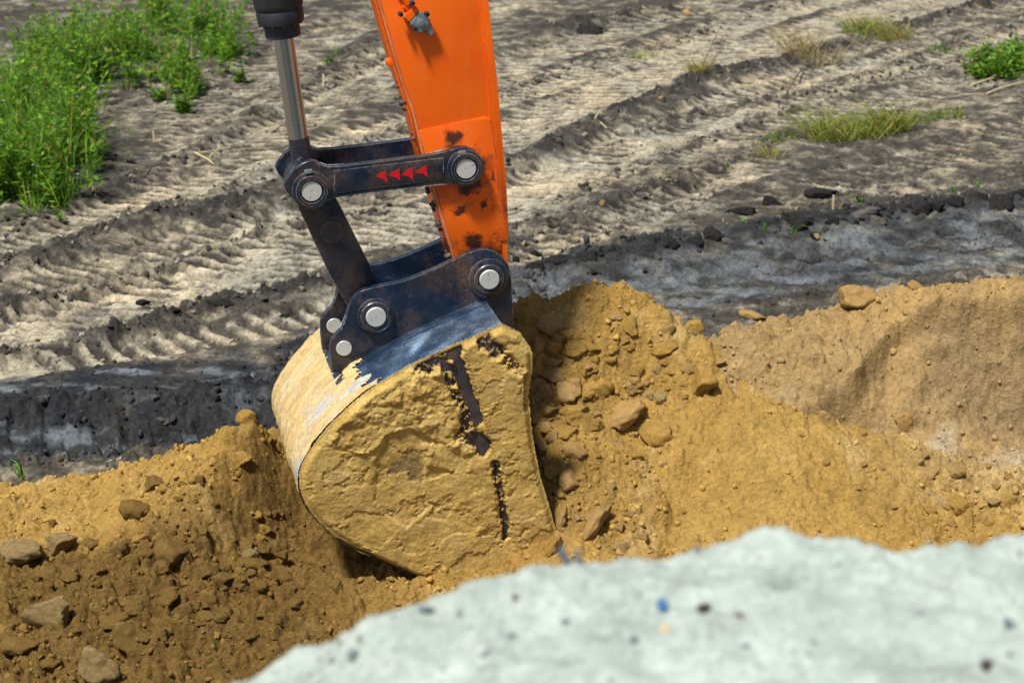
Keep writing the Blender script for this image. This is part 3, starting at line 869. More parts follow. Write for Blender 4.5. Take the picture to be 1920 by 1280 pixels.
# --- hydraulic cylinder
WM = 0.505
T3 = Vector((PT[0], WM, PT[1]))
q0 = loc(546, 170, WM); top = loc(524, 20, WM)
ta = Vector((top[0], WM, top[1])); tb = loc(560, 262, WM); tb = Vector((tb[0], WM, tb[1]))
rd = (ta - tb).normalized()
L1 = (ta - tb).length
gl = loc(536, 68, WM); Lg = (Vector((gl[0], WM, gl[1])) - tb).length
cyl = revolve('hydraulic_cylinder', tb + rd * Lg, rd, [(.046, 0), (.072, 0), (.078, .004), (.078, .060), (.094, .062), (.100, .066), (.103, .080), (.103, .118), (.099, .124), (.104, .130), (.108, .150), (.108, 1.5)], M_DARK, machine)
rod = revolve('rod', tb - rd * .01, rd, [(.0445, 0), (.0445, Lg + .02)], M_CHROME, cyl)
revolve('rod_end', T3, (tb - T3) + rd * .02, [(.050, 0), (.050, .06), (.047, (tb - T3).length - .03), (.0455, (tb - T3).length + .012)], M_BLACK, cyl)
gu = Vector((0, 1, 0)).cross(rd).normalized(); gv = rd.cross(gu)
for i in range(12):
    a = 2 * math.pi * i / 12
    cc = tb + rd * (Lg + .055) + (gu * math.cos(a) + Vector((0, 1, 0)) * math.sin(a)) * .090
    revolve('gland_bolt', cc, rd, [(0, 0), (.0085, 0), (.0085, .012)], M_DARK, cyl, 6)
ring('rod_eye', (PT[0], PT[1]), [(.05, .455), (.092, .455), (.096, .46), (.096, .55), (.092, .555), (.05, .555)], M_BLACK, cyl)

# --- tipping links either side of the arm
link_pix = [Z2(*q) for q in ((192, 290), (205, 255), (240, 215), (285, 175), (330, 162), (362, 170), (385, 190), (415, 200), (500, 190), (700, 166), (900, 140), (985, 127), (1020, 115), (1060, 97),
                             (1105, 95), (1150, 115), (1172, 155), (1172, 205), (1150, 250), (1105, 280), (1060, 288), (1020, 282), (980, 278), (700, 315), (520, 338), (445, 350), (410, 358), (375, 380), (330, 388), (280, 380), (235, 350), (205, 318))]


def tipping_link(w0, w1, front):
    lk = plate('tipping_link', poly(link_pix, 0.332), w0, w1, M_BLACK, machine, 0.006, 3)
    if front:
        pan = [Z2(*q) for q in ((438, 218), (448, 212), (700, 183), (975, 149), (990, 150), (995, 165), (988, 200), (995, 245), (985, 257), (700, 293), (460, 326), (447, 322), (440, 290), (447, 255))]
        plate('raised_panel', poly(pan, w0), w0 - 0.004, w0 + 0.008, M_BLACK, lk, 0.003, 2)
        for tri in (((653, 244), (668, 228), (703, 214), (704, 240), (711, 277), (690, 254)), ((717, 241), (733, 222), (772, 204), (771, 230), (775, 267), (752, 247)),
                    ((782, 234), (800, 214), (838, 198), (837, 225), (838, 263), (818, 242)), ((852, 226), (872, 205), (904, 185), (907, 212), (913, 249), (888, 228))):
            plate('red_arrow', poly([Z2(*q) for q in tri], w0 - .004), w0 - 0.0055, w0 - 0.002, M_RED, lk, 0)
        for c, r in ((PT, .085), (PS, .083)):
            ring('boss', c, [(r, w0 + .004), (r, w0 - .010), (r - .006, w0 - .014), (.062, w0 - .014)], M_BLACK, lk)
            ring('collar', c, [(.072, w0 - .010), (.072, w0 - .030), (.069, w0 - .034), (.054, w0 - .034), (.052, w0 - .030), (.052, w0 - .012)], M_BLACK, lk)
            ring('pin', c, [(.0465, w0 + .01), (.0465, w0 - .024), (.044, w0 - .027), (.004, w0 - .027), (.0035, w0 - .023), (0, w0 - .023)], M_PIN, lk)
        for c, (dx, dy) in ((PT, (315, 217)), (PS, (1083, 125))):
            b = loc(*Z2(dx, dy), w0 - .02)
            box_dir('lock_bolt', (b[0], w0 - .022, b[1]), (.017, 0, .002), (0, .012, 0), (-.001, 0, .008), M_ZINC, lk, .003)
    else:
        for c in (PT, PS):
            ring('boss', c, [(0, w1 + .03), (.07, w1 + .03), (.085, w1 + .012), (.085, w1 - .01)], M_BLACK, lk)
    return lk


tipping_link(0.332, 0.370, True)
tipping_link(0.640, 0.678, False)
ring('cross_pin', PT, [(0.05, .36), (0.05, .66)], M_PIN, machine)
# grease block on the rod eye and the eye's hub sleeves showing left of the near link
ring('hub_sleeve', PT, [(.06, .372), (.090, .372), (.092, .38), (.092, .445), (.06, .45)], M_BLACK, machine)
ring('hub_sleeve', PT, [(.06, .56), (.088, .56), (.088, .638), (.06, .638)], M_BLACK, machine)
gb = loc(*Z1(365, 965), .42)
revolve('grease_nipple', (gb[0], .42, gb[1] - .03), (0.55, 0, .8), [(0, 0), (.016, 0), (.016, .035), (.011, .04), (.011, .05), (0, .05)], M_BLACK, machine, 12)

# --- power link between the rod eye and the bucket ears
wl0, wl1 = 0.384, 0.626
pw = [Z2(*q) for q in ((255, 330), (268, 400), (330, 540), (420, 730), (520, 905), (560, 960), (640, 990), (700, 930), (690, 830), (620, 680), (540, 520), (470, 380), (440, 330), (380, 270), (300, 260))]
pl_o = plate('power_link', poly(pw, 0.384), wl0, wl1, M_BLACK, machine, 0.008, 3)
cw = loc(*Z2(432, 520), wl0)
ring('weld_plug', cw, [(.052, wl0 + .002), (.052, wl0 - .003), (.046, wl0 - .006), (.040, wl0 - .004), (.036, wl0 - .001), (0, wl0 - .001)], M_SIDE, pl_o, 32)

# --- bucket
BW = 1.0
shell_pix = [(940, 606), (880, 632), (800, 668), (740, 700), (690, 731), (650, 765), (612, 803), (585, 838), (567, 868), (560, 897), (566, 928), (585, 962), (622, 998), (665, 1024), (720, 1053), (780, 1079), (850, 1099), (930, 1114), (1010, 1117), (1075, 1105)]
mouth_pix = [(1075, 1105), (1042, 1000), (1028, 950), (1010, 890), (996, 820), (988, 740), (995, 692), (994, 655), (972, 622), (940, 606)]
shell_uz = catmull([loc(*q, 0.0) for q in shell_pix], 6)
mouth_uz = [loc(*q, 0.0) for q in mouth_pix]
bucket = empty('bucket'); bucket.parent = machine
# bent shell with thickness
S = np.array(shell_uz); T_ = np.gradient(S, axis=0); T_ /= np.linalg.norm(T_, axis=1)[:, None]
NRM = np.stack([T_[:, 1], -T_[:, 0]], 1)                 # checked below to point outwards
cen = np.array([np.mean([p[0] for p in mouth_uz]) - 0.3, np.mean([p[1] for p in mouth_uz])])
if ((S - cen) * NRM).sum() < 0:
    NRM = -NRM
INN = S - NRM * 0.022
ns = len(S)
bm = bmesh.new()
wst = [0.0, 0.004, BW - 0.004, BW]
ov = [[bm.verts.new((S[i, 0] - NRM[i, 0] * (0.003 if j in (0, 3) else 0), w, S[i, 1] - NRM[i, 1] * (0.003 if j in (0, 3) else 0))) for j, w in enumerate(wst)] for i in range(ns)]
iv = [[bm.verts.new((INN[i, 0], w, INN[i, 1])) for w in (0.0, BW)] for i in range(ns)]
for i in range(ns - 1):
    for j in range(3):
        bm.faces.new((ov[i][j], ov[i + 1][j], ov[i + 1][j + 1], ov[i][j + 1]))
    bm.faces.new((iv[i][0], iv[i][1], iv[i + 1][1], iv[i + 1][0]))
    bm.faces.new((ov[i][0], iv[i][0], iv[i + 1][0], ov[i + 1][0])); bm.faces.new((ov[i][3], ov[i + 1][3], iv[i + 1][1], iv[i][1]))
for i in (0, ns - 1):
    bm.faces.new((ov[i][0], ov[i][1], ov[i][2], ov[i][3], iv[i][1], iv[i][0]))
obj_bm('shell', bm, M_SHELL, bucket, 50)
side_poly = [tuple(p) for p in S - NRM * 0.002] + mouth_uz[1:-1]
plate('side_plate', side_poly, -0.002, 0.026, M_SIDE, bucket, 0.003)
plate('side_plate', side_poly, BW - 0.026, BW - 0.004, M_SIDE, bucket, 0.003)
# reinforcing cutter strip on the near side, along the mouth
cut_pix = [(868, 648), (880, 690), (898, 752), (916, 815), (930, 870), (944, 935), (958, 1000), (975, 1080), (1060, 1100)]
plate('side_cutter', poly(cut_pix, 0.0) + [tuple(p) for p in mouth_uz[1:-1]] + [loc(930, 616, 0.0)], -0.010, 0.006, M_SIDE, bucket, 0.003)
# doubler plate under the ears, wrapping the back of the shell
i1 = int(0.50 * ns)
for (a_, b_, wa, wb) in ((2, int(0.27 * ns), 0.27, 0.74),):
    bm = bmesh.new(); rows = []
    for i in range(a_, b_):
        o = S[i] + NRM[i] * 0.010
        rows.append([bm.verts.new((o[0], w, o[1])) for w in (wa, wb)] + [bm.verts.new((S[i, 0] - NRM[i, 0] * .002, w, S[i, 1] - NRM[i, 1] * .002)) for w in (wb, wa)])
    for r0, r1 in zip(rows, rows[1:]):
        for j in range(4):
            bm.faces.new((r0[j], r1[j], r1[(j + 1) % 4], r0[(j + 1) % 4]))
    bm.faces.new(rows[0]); bm.faces.new(rows[-1][::-1])
    obj_bm('ear_doubler', bm, M_SHELL, bucket, 40)

ear_pix = [Z2(*q) for q in ((432, 1225), (425, 1150), (423, 1090), (432, 1055), (455, 1030), (485, 1005), (502, 965), (513, 910), (528, 860), (552, 830), (590, 810), (640, 798), (720, 784), (800, 765), (880, 735),
                            (960, 702), (1040, 662), (1100, 632), (1150, 610), (1200, 604), (1250, 618), (1290, 648), (1318, 692), (1330, 750), (1335, 860), (1342, 985), (1300, 1010), (1150, 1000), (800, 1130), (600, 1230))]
ear_poly = poly(ear_pix, 0.33)


def ear(w0, w1, front):
    e = plate('ear', ear_poly, w0, w1, M_BLACK, bucket, 0.005, 2)
    if front:
        for c, r in ((PH, .092), (PL, .082)):
            ring('boss', c, [(r, w0 + .004), (r, w0 - .012), (r - .008, w0 - .018), (.06, w0 - .018)], M_BLACK, bucket)
            ring('collar', c, [(.070, w0 - .010), (.070, w0 - .026), (.066, w0 - .030), (.054, w0 - .030), (.052, w0 - .026), (.052, w0 - .012)], M_BLACK, bucket)
            ring('pin', c, [(.0465, w0 + .01), (.0465, w0 - .034), (.043, w0 - .038), (.004, w0 - .038), (.0035, w0 - .034), (0, w0 - .034)], M_PIN, bucket)
        b = loc(*Z2(560, 992), w0)
        revolve('lock_bolt', (b[0], w0, b[1]), (0, -1, 0), [(.017, 0), (.017, .018), (.013, .02), (.013, .03), (0, .03)], M_ZINC, bucket, 6)
        b = loc(*Z2(705, 865), w0)
        revolve('lock_bolt', (b[0], w0, b[1]), (0, -1, 0), [(.012, 0), (.012, .016), (0, .016)], M_BLACK, bucket, 6)
    d = loc(*Z2(493, 1100), .33)
    ring('ear_tube', d, [(.036, w0 + .004), (.036, w0 - .003), (.034, w0 - .005), (0, w0 - .005)], M_PIN, bucket, 32)
    if not front:
        for c in (PH, PL):
            ring('boss', c, [(0, w1 + .02), (.07, w1 + .02), (.085, w1)], M_BLACK, bucket)
    return e


ear(0.33, 0.366, True)
ear(0.644, 0.680, False)
ring('hinge_tube', PH, [(.07, .366), (.07, .376)], M_BLACK, bucket)
rd2 = loc(*Z2(493, 1100), .33)
# mud caked on the near side: a real crust with holes down to the steel
poly_n = np.array(side_poly)
cd = 0.0044
us = np.arange(poly_n[:, 0].min() - .015, poly_n[:, 0].max() + .01, cd); zs = np.arange(poly_n[:, 1].min() - .01, poly_n[:, 1].max() + .01, cd)
Ug, Zg = np.meshgrid(us, zs)


def poly_sd(U, Zz, P):
    d = np.full(U.shape, 9.0); ins = np.zeros(U.shape, bool)
    for a, b in zip(P, np.roll(P, -1, 0)):
        e = b - a; t = np.clip(((U - a[0]) * e[0] + (Zz - a[1]) * e[1]) / max(e @ e, 1e-12), 0, 1)
        d = np.minimum(d, np.hypot(U - a[0] - t * e[0], Zz - a[1] - t * e[1]))
        if abs(b[1] - a[1]) > 1e-12:
            c = ((a[1] > Zz) != (b[1] > Zz)) & (U < (b[0] - a[0]) * (Zz - a[1]) / (b[1] - a[1]) + a[0])
            ins ^= c
    return np.where(ins, d, -d)


def line_d(U, Zz, pix, w=0.0):
    P = np.array([loc(*q, w) for q in pix]); d = np.full(U.shape, 9.0)
    for a, b in zip(P, P[1:]):
        e = b - a; t = np.clip(((U - a[0]) * e[0] + (Zz - a[1]) * e[1]) / (e @ e), 0, 1)
        d = np.minimum(d, np.hypot(U - a[0] - t * e[0], Zz - a[1] - t * e[1]))
    return d


sd = poly_sd(Ug, Zg, poly_n)
MM = 0.00236                                           # metres per photo pixel at the bucket
n_a = fbm(Ug * 5, Zg * 5, 4, 401); n_b = fbm(Ug * 18, Zg * 18, 4, 402); n_c = fbm(Ug * 55, Zg * 55, 3, 403); n_d = fbm(Ug * 38, Zg * 38, 4, 404, .7)
n_e = fbm(Ug * 60, Zg * 60, 3, 408, .75)
rag = 0.010 * n_b + 0.006 * n_c                              # ragged outlines


def patch(pix, soft=.006):
    return sstep(-soft, soft, poly_sd(Ug, Zg, np.array([loc(*q, 0.0) for q in pix])) + rag * 1.2)


th = 0.018 + 0.010 * n_a + 0.0020 * n_b + 0.0010 * n_c + 0.0022 * fbm((Ug - .5 * Zg) * 9, (Zg + .5 * Ug) * 26, 4, 415)
shelf = patch([(612, 830), (640, 772), (700, 728), (760, 700), (845, 690), (870, 740), (890, 800), (850, 835), (800, 815), (765, 800), (725, 812), (690, 850)], .012)
th += shelf * (0.009 + 0.007 * n_b + 0.004 * n_d + 0.30 * lumps(Ug, Zg, .075, 411, .45) + 0.22 * lumps(Ug, Zg, .035, 412, .4))
th += patch([(790, 830), (850, 828), (900, 850), (925, 900), (930, 980), (890, 1000), (862, 930), (850, 880), (800, 870)], .010) * (0.007 + .003 * n_b)
th -= 0.010 * patch([(700, 935), (702, 866), (722, 812), (765, 800), (812, 822), (800, 850), (790, 900), (800, 950), (760, 985), (720, 960)], .010)
th -= 0.005 * patch([(790, 892), (820, 874), (850, 878), (864, 925), (835, 972), (795, 968)], .012)
th += 0.004 * sstep(-.01, .01, fbm(Ug * 4 + 2, Zg * 6, 5, 406, .6))
for pix, wd, dep, spk in (([(795, 685), (825, 672), (850, 655)], 16, .012, .030), ([(850, 655), (874, 720), (896, 785)], 9, .036, 0), ([(838, 690), (862, 735), (885, 800), (905, 838)], 15, .010, .030), ([(928, 866), (938, 925), (948, 1000)], 8, .006, .034),
                     ([(862, 812), (885, 818), (905, 826)], 13, .008, .028), ([(905, 632), (928, 655)], 15, .010, .030), ([(950, 668), (965, 690)], 12, .004, .024), ([(815, 945), (845, 932)], 9, .0, .008), 
                     ([(985, 700), (986, 760)], 6, .01, .02), ([(560, 900), (590, 960)], 3, .0, .0)):
    m_ = 1 - sstep(0.6, 1.3, line_d(Ug, Zg, pix) / (wd * MM) + 0.7 * n_b + 0.3 * n_c)
    th -= m_ * (dep + 0.55 * spk * sstep(-.18, .18, n_d + .5 * n_e) + 0.25 * spk)
right_side = line_d(Ug, Zg, cut_pix[:7])
side_sign = np.where(Ug > np.interp(Zg, sorted(loc(*q, 0)[1] for q in cut_pix[:8]), [loc(*q, 0)[0] for q in sorted(cut_pix[:8], key=lambda q: loc(*q, 0)[1])]), 1.0, -1.0)
th += np.where(side_sign > 0, 0.009, 0.0)
bottom = sstep(.25, .06, Zg)
edge_in = 0.0005 + 0.003 * (0.5 + n_b) + 0.030 * bottom * (Ug < loc(820, 1080, 0)[0])
rim_bare = bottom * (Ug < loc(820, 1080, 0)[0]) * (Ug > loc(600, 985, 0)[0])
th = np.maximum(th * (0.30 + 0.70 * sstep(0.0, 0.030, sd)), np.where(sd < .012, .0045, -1)) - np.where(sd < -0.005 + rim_bare * (0.016 + 0.012 * n_b), .05, 0)
ok = th > 0.0025
mouth_mask = ok
base_w = np.where(side_sign > 0, -0.0101, -0.0025)
Wg = base_w - np.maximum(th, -0.001)
Vc = np.stack([Ug + 0.003 * n_c, Wg, Zg + 0.003 * n_d], -1).reshape(-1, 3)
Fc = grid_faces(*Ug.shape)
okf = ok.ravel()[Fc].sum(1) >= 3
Fc = Fc[okf]
used = np.unique(Fc); remap = np.full(len(Vc), -1); remap[used] = np.arange(len(used))
va = np.clip(0.5 + 0.9 * fbm(Ug * 6, Zg * 6, 4, 421), 0, 1)[..., None]
cc = np.array([0.58, 0.405, 0.135]) * va + np.array([0.47, 0.30, 0.078]) * (1 - va)
thin = (sstep(.0095, .0040, th) * 0.9 * sstep(.012, .024, sd))[..., None]
cc = cc * (1 - thin) + np.array([0.17, 0.115, 0.065]) * thin
pl_ = (0.55 * sstep(0.2, 0.5, n_a + .5 * n_b))[..., None]
cc = cc * (1 - pl_) + np.array([0.52, 0.36, 0.15]) * pl_
crust = obj_np('side_mud', Vc[used], remap[Fc], M_CRUST, bucket, cols=cc.reshape(-1, 3)[used])
crust['label'] = 'thick yellow mud caked over the side of the bucket'

# smeared mud on the bent back of the shell
SF = np.array(catmull([tuple(p) for p in S], 3)); arc = np.concatenate([[0], np.cumsum(np.hypot(*np.diff(SF, axis=0).T))])
sg = np.arange(0.02, arc[-1] - .02, 0.0055); wg = np.arange(-0.0075, BW + .001, 0.0075)
su_ = np.interp(sg, arc, SF[:, 0]); sz_ = np.interp(sg, arc, SF[:, 1])
tu = np.gradient(su_); tz = np.gradient(sz_); ln = np.hypot(tu, tz)
nu, nzv = tz / ln, -tu / ln
if ((su_ - cen[0]) * nu + (sz_ - cen[1]) * nzv).sum() < 0:
    nu, nzv = -nu, -nzv
SS, WW = np.meshgrid(sg, wg, indexing='ij')
streak = fbm(SS * 4.5 + 0.6 * WW * 4, WW * 22, 4, 431)
fine_ = fbm(SS * 30 + WW * 6, WW * 46, 4, 432, .65)
th2 = 0.0065 + 0.009 * streak + 0.0035 * fine_ + 0.005 * fbm(SS * 3, WW * 3, 2, 433)
s_clean = arc[np.argmin(np.hypot(SF[:, 0] - loc(705, 722, 0)[0], SF[:, 1] - loc(705, 722, 0)[1]))]
s_rim = arc[np.argmin(np.hypot(SF[:, 0] - loc(800, 1085, 0)[0], SF[:, 1] - loc(800, 1085, 0)[1]))]
th2 += 0.30 * lumps(SS * 0.5, WW, .035, 435, .4)
film = sstep(0.007, 0.0015, th2)                              # thin dusty film where the mud has been scraped off
th2 = np.maximum(th2, 0.0016)
gone = np.maximum(sstep(s_clean + 0.05 + .16 * streak, s_clean - 0.06 + .16 * streak, SS) * sstep(.80, .62, WW), sstep(s_clean - .05, s_clean - .20, SS))
th2 = th2 - 0.03 * gone
near_rim = sstep(.07, .02, WW)
th2 -= 0.02 * near_rim * sstep(s_rim - .34, s_rim - .22, SS)
on_dbl = (SS < arc[-1] * 0.268) & (WW > .265) & (WW < .745)
lift = np.where(on_dbl, 0.0105, 0.0005)
P2 = np.stack([su_[:, None] + nu[:, None] * (np.maximum(th2, -.001) + lift), WW, sz_[:, None] + nzv[:, None] * (np.maximum(th2, -.001) + lift)], -1).reshape(-1, 3)
F2 = grid_faces(*SS.shape)
F2 = F2[((th2 > 0.0015).ravel()[F2].sum(1) >= 3)]
used2 = np.unique(F2); rm2 = np.full(len(P2), -1); rm2[used2] = np.arange(len(used2))
v2 = np.clip(0.5 + streak, 0, 1)[..., None]
c2 = np.array([0.62, 0.48, 0.25]) * v2 + np.array([0.52, 0.33, 0.10]) * (1 - v2)
c2 = c2 * (1 - film[..., None]) + (np.array([0.44, 0.46, 0.44]) * (1 + .3 * fine_[..., None])) * film[..., None]
mud2 = obj_np('back_mud', P2[used2], rm2[F2], M_CRUST, bucket, cols=c2.reshape(-1, 3)[used2])
mud2['label'] = 'streaky dried mud smeared over the curved back of the bucket'


# ------------------------------------------------------------------ clods and stones
def ico(sub):
    bm = bmesh.new(); bmesh.ops.create_icosphere(bm, subdivisions=sub, radius=1.0)
    v = np.array([x.co[:] for x in bm.verts]); f = np.array([[q.index for q in p.verts] for p in bm.faces]); bm.free()
    return v, f


def pn3(v, s, seed):
    return (pn2(v[:, 0] * s + 3.1, v[:, 1] * s + v[:, 2] * s * 0.7, seed) + pn2(v[:, 1] * s - 1.7, v[:, 2] * s + v[:, 0] * s * 0.6, seed + 1) + pn2(v[:, 2] * s + 5.3, v[:, 0] * s - v[:, 1] * s * 0.8, seed + 2)) / 1.7


def rock(sub, seed, cuts=7, rough=0.08):
    v, f = ico(sub)
    rg = np.random.default_rng(seed)
    for _ in range(cuts):
        n = rg.normal(size=3); n /= np.linalg.norm(n); hh = rg.uniform(0.42, 0.80)
        v = v - np.maximum(v @ n - hh, 0)[:, None] * n * 0.94
    d = 1 + 0.20 * pn3(v, 1.1, seed) + rough * pn3(v, 3.3, seed + 5) + (rough * 0.6 * pn3(v, 8.0, seed + 9) if sub > 2 else 0) + (rough * 0.35 * pn3(v, 17.0, seed + 19) if sub > 3 else 0)
    v = v * d[:, None]
    v = v - v.mean(0)
    return v / np.abs(v).max(), f


ROCKS = [rock(4, 500 + 31 * i, 8 + i % 6, 0.12 + 0.02 * (i % 3)) for i in range(9)]
ROCK_ME = {}


def rock_mesh(i, m):
    if (i, m) not in ROCK_ME:
        v, f = ROCKS[i]
        ROCK_ME[(i, m)] = mesh_np('clod', v, f, M_CLOD[m])
    return ROCK_ME[(i, m)]


def clod(px, py, dx, dy, mat=0, label=None, group=None, name='soil_clod', cat='soil clod', rot=None, sink=0.30, thick=None, shape=None):
    """a lump about dx by dy photo pixels across, half bedded in whatever lies at that pixel"""
    p, t = hit(px, py)
    mm = t / FPX
    sx_, sz_ = dx * mm / 2, dy * mm / 2
    sy_ = thick if thick else (sx_ + sz_) / 2 * random.uniform(0.85, 1.15)
    o = bpy.data.objects.new(name, rock_mesh(shape if shape is not None else random.randrange(len(ROCKS)), mat))
    link(o)
    ang = rot if rot is not None else random.uniform(-15, 15)
    o.rotation_euler = (R(random.uniform(-12, 12) - 10), R(-ang), R(random.uniform(-20, 20)))
    o.scale = (sx_ * 1.22, sy_ * 1.22, sz_ * 1.22)
    o.location = (p.x, p.y + sy_ * 0.35, p.z + sz_ * (0.55 - sink))
    return tag(o, label, cat, group)


U = [  # clods one can point to: pixel, size, material, label
    (462, 789, 34, 30, 0, 'rounded ochre clod perched on the sand crest left of the bucket'),
    (450, 870, 46, 34, 0, 'half buried ochre clod on the slope just left of the bucket'),
    (287, 918, 50, 34, 0, 'upper of two round ochre clods midway down the left sand slope'),
    (252, 962, 50, 46, 0, 'lower of two round ochre clods midway down the left sand slope'),
    (112, 1030, 76, 40, 2, 'pale angular stone slab at the right end of the row on the left'),
    (40, 1045, 90, 44, 2, 'long pale stone slab at the left edge of the photo'),
    (217, 1040, 38, 34, 0, 'ochre lump right of the pale stone slabs'),
    (250, 1056, 34, 24, 1, 'small flat tan lump right of the pale stone slabs'),
    (320, 1048, 52, 62, 0, 'upright slab of ochre clay in the middle of the left sand'),
    (470, 1047, 32, 26, 2, 'pale round pebble in front of the dark hollow under the bucket'),
    (402, 1072, 28, 24, 0, 'small ochre clod left of the raked furrows'),
    (92, 1167, 92, 84, 2, 'big mottled pale stone near the lower left corner'),
    (235, 1208, 68, 58, 0, 'tilted ochre block right of the big mottled stone'),
    (35, 1217, 64, 38, 0, 'flat oval ochre clod at the left edge below the mottled stone'),
    (176, 1262, 86, 62, 2, 'pale flat stone cut off by the bottom edge of the photo'),
    (388, 1132, 70, 38, 0, 'largest of three clods in a row on the lower left furrow'),
    (340, 1130, 20, 26, 0, 'smallest of three clods in a row on the lower left furrow'),
    (318, 1124, 38, 38, 1, 'tan clod at the left of three in a row on the furrow'),
    (250, 1142, 36, 28, 1, 'cracked tan clod above the tilted ochre block'),
    (185, 1145, 46, 34, 0, 'ochre clod between the mottled stone and the cracked clod'),
    (370, 865, 34, 15, 1, 'thin flat flake of tan clay near the left crest'),
    (1082, 645, 54, 44, 0, 'angular ochre block high on the slope right of the bucket'),
    (1041, 658, 44, 44, 0, 'dull ochre block tucked beside the upper bucket edge'),
    (1146, 656, 30, 26, 0, 'small round ochre clod high on the right slope'),
    (1245, 657, 50, 28, 0, 'wedge shaped ochre clod below the crest on the right'),
    (1181, 618, 36, 34, 0, 'pointed ochre clod just under the crest right of the bucket'),
    (1155, 594, 36, 18, 1, 'flat tan flake lying on the crest right of the bucket'),
    (1306, 624, 44, 34, 0, 'ochre lump at the right end of the yellow crest'),
    (1319, 731, 66, 62, 0, 'large round ochre boulder clod on the ridge right of the bucket'),
    (1038, 684, 34, 28, 1, 'upper tan clod of the cluster beside the bucket mouth'),
    (1040, 704, 46, 28, 1, 'long tan clod lying under the upper one beside the bucket mouth'),
    (1063, 740, 48, 48, 1, 'large pale tan clod in the cluster beside the bucket mouth'),
    (1023, 752, 42, 46, 1, 'tan clod touching the bucket edge at mid height'),
    (1116, 742, 64, 50, 0, 'broad ochre block right of the clod cluster'),
    (998, 738, 20, 18, 1, 'tiny tan clod against the bucket edge'),
    (1217, 748, 20, 24, 2, 'left one of two small pale stones side by side on the slope'),
    (1238, 750, 24, 24, 2, 'right one of two small pale stones side by side on the slope'),
    (1181, 733, 26, 20, 1, 'small oval tan clod above the long slab'),
    (1191, 716, 26, 22, 1, 'small squarish tan clod above the pale twin stones'),
    (1099, 700, 24, 18, 1, 'small grey tan clod left of mid slope'),
    (1234, 697, 22, 18, 2, 'small pale chip on the upper right slope'),
    (1006, 788, 28, 40, 1, 'shaded upright clod against the bucket edge below the cluster'),
    (1030, 806, 34, 24, 1, 'oval tan clod low beside the bucket'),
    (1112, 803, 34, 24, 0, 'ochre clod left of the long slab'),
    (1233, 826, 66, 56, 0, 'big crumbling ochre lump above the packed slope'),
    (1348, 684, 38, 16, 1, 'thin slab of clay on the ridge above the boulder clod'),
    (1037, 826, 26, 34, 1, 'narrow tan clod standing low beside the bucket'),
    (1031, 891, 30, 30, 0, 'ochre clod beside the lower bucket edge'),
    (1069, 912, 38, 50, 1, 'pale upright block low on the slope right of the bucket'),
    (1083, 978, 18, 16, 2, 'small pale pebble left of the long shard'),
    (1161, 992, 26, 24, 1, 'round tan clod right of the long shard'),
    (1182, 967, 24, 20, 1, 'larger of two touching clods above the white mound'),
    (1197, 962, 15, 15, 1, 'smaller of two touching clods above the white mound'),
    (1204, 1010, 32, 22, 1, 'flat tan clod just above the white mound'),
    (1168, 1029, 34, 20, 2, 'pale flat stone just above the edge of the white mound'),
    (1014, 853, 28, 30, 1, 'wedge of tan clay against the lower bucket edge'),
    (1695, 798, 42, 36, 1, 'lone tan block at the foot of the clay mound'),
    (1547, 794, 38, 32, 1, 'brown clod at the left foot of the clay mound'),
    (1746, 893, 38, 26, 1, 'left one of a pair of clods on the right ridge'),
    (1792, 890, 40, 28, 1, 'right one of a pair of clods on the right ridge'),
    (1889, 950, 38, 30, 0, 'ochre clod near the right edge above the white mound'),
    (1797, 955, 40, 36, 0, 'half sunk ochre clod on the lower right slope'),
    (1603, 568, 76, 46, 1, 'crumbling boulder sized lump on the skyline of the clay mound'),
    (1414, 598, 50, 24, 1, 'rounded lump at the left end of the clay mound crest'),
    (1715, 541, 26, 20, 1, 'small knob on the highest part of the clay mound'),
]
for px, py, dx, dy, m, lab in U:
    stone = m == 2
    if px < 560 and py > 900 and m in (0, 1):
        m = 5
    if px < 560 and m == 2:
        m = 6
    clod(px, py, dx, dy, m, lab, None, 'pale_stone' if stone else 'soil_clod', 'stone' if stone else 'soil clod')
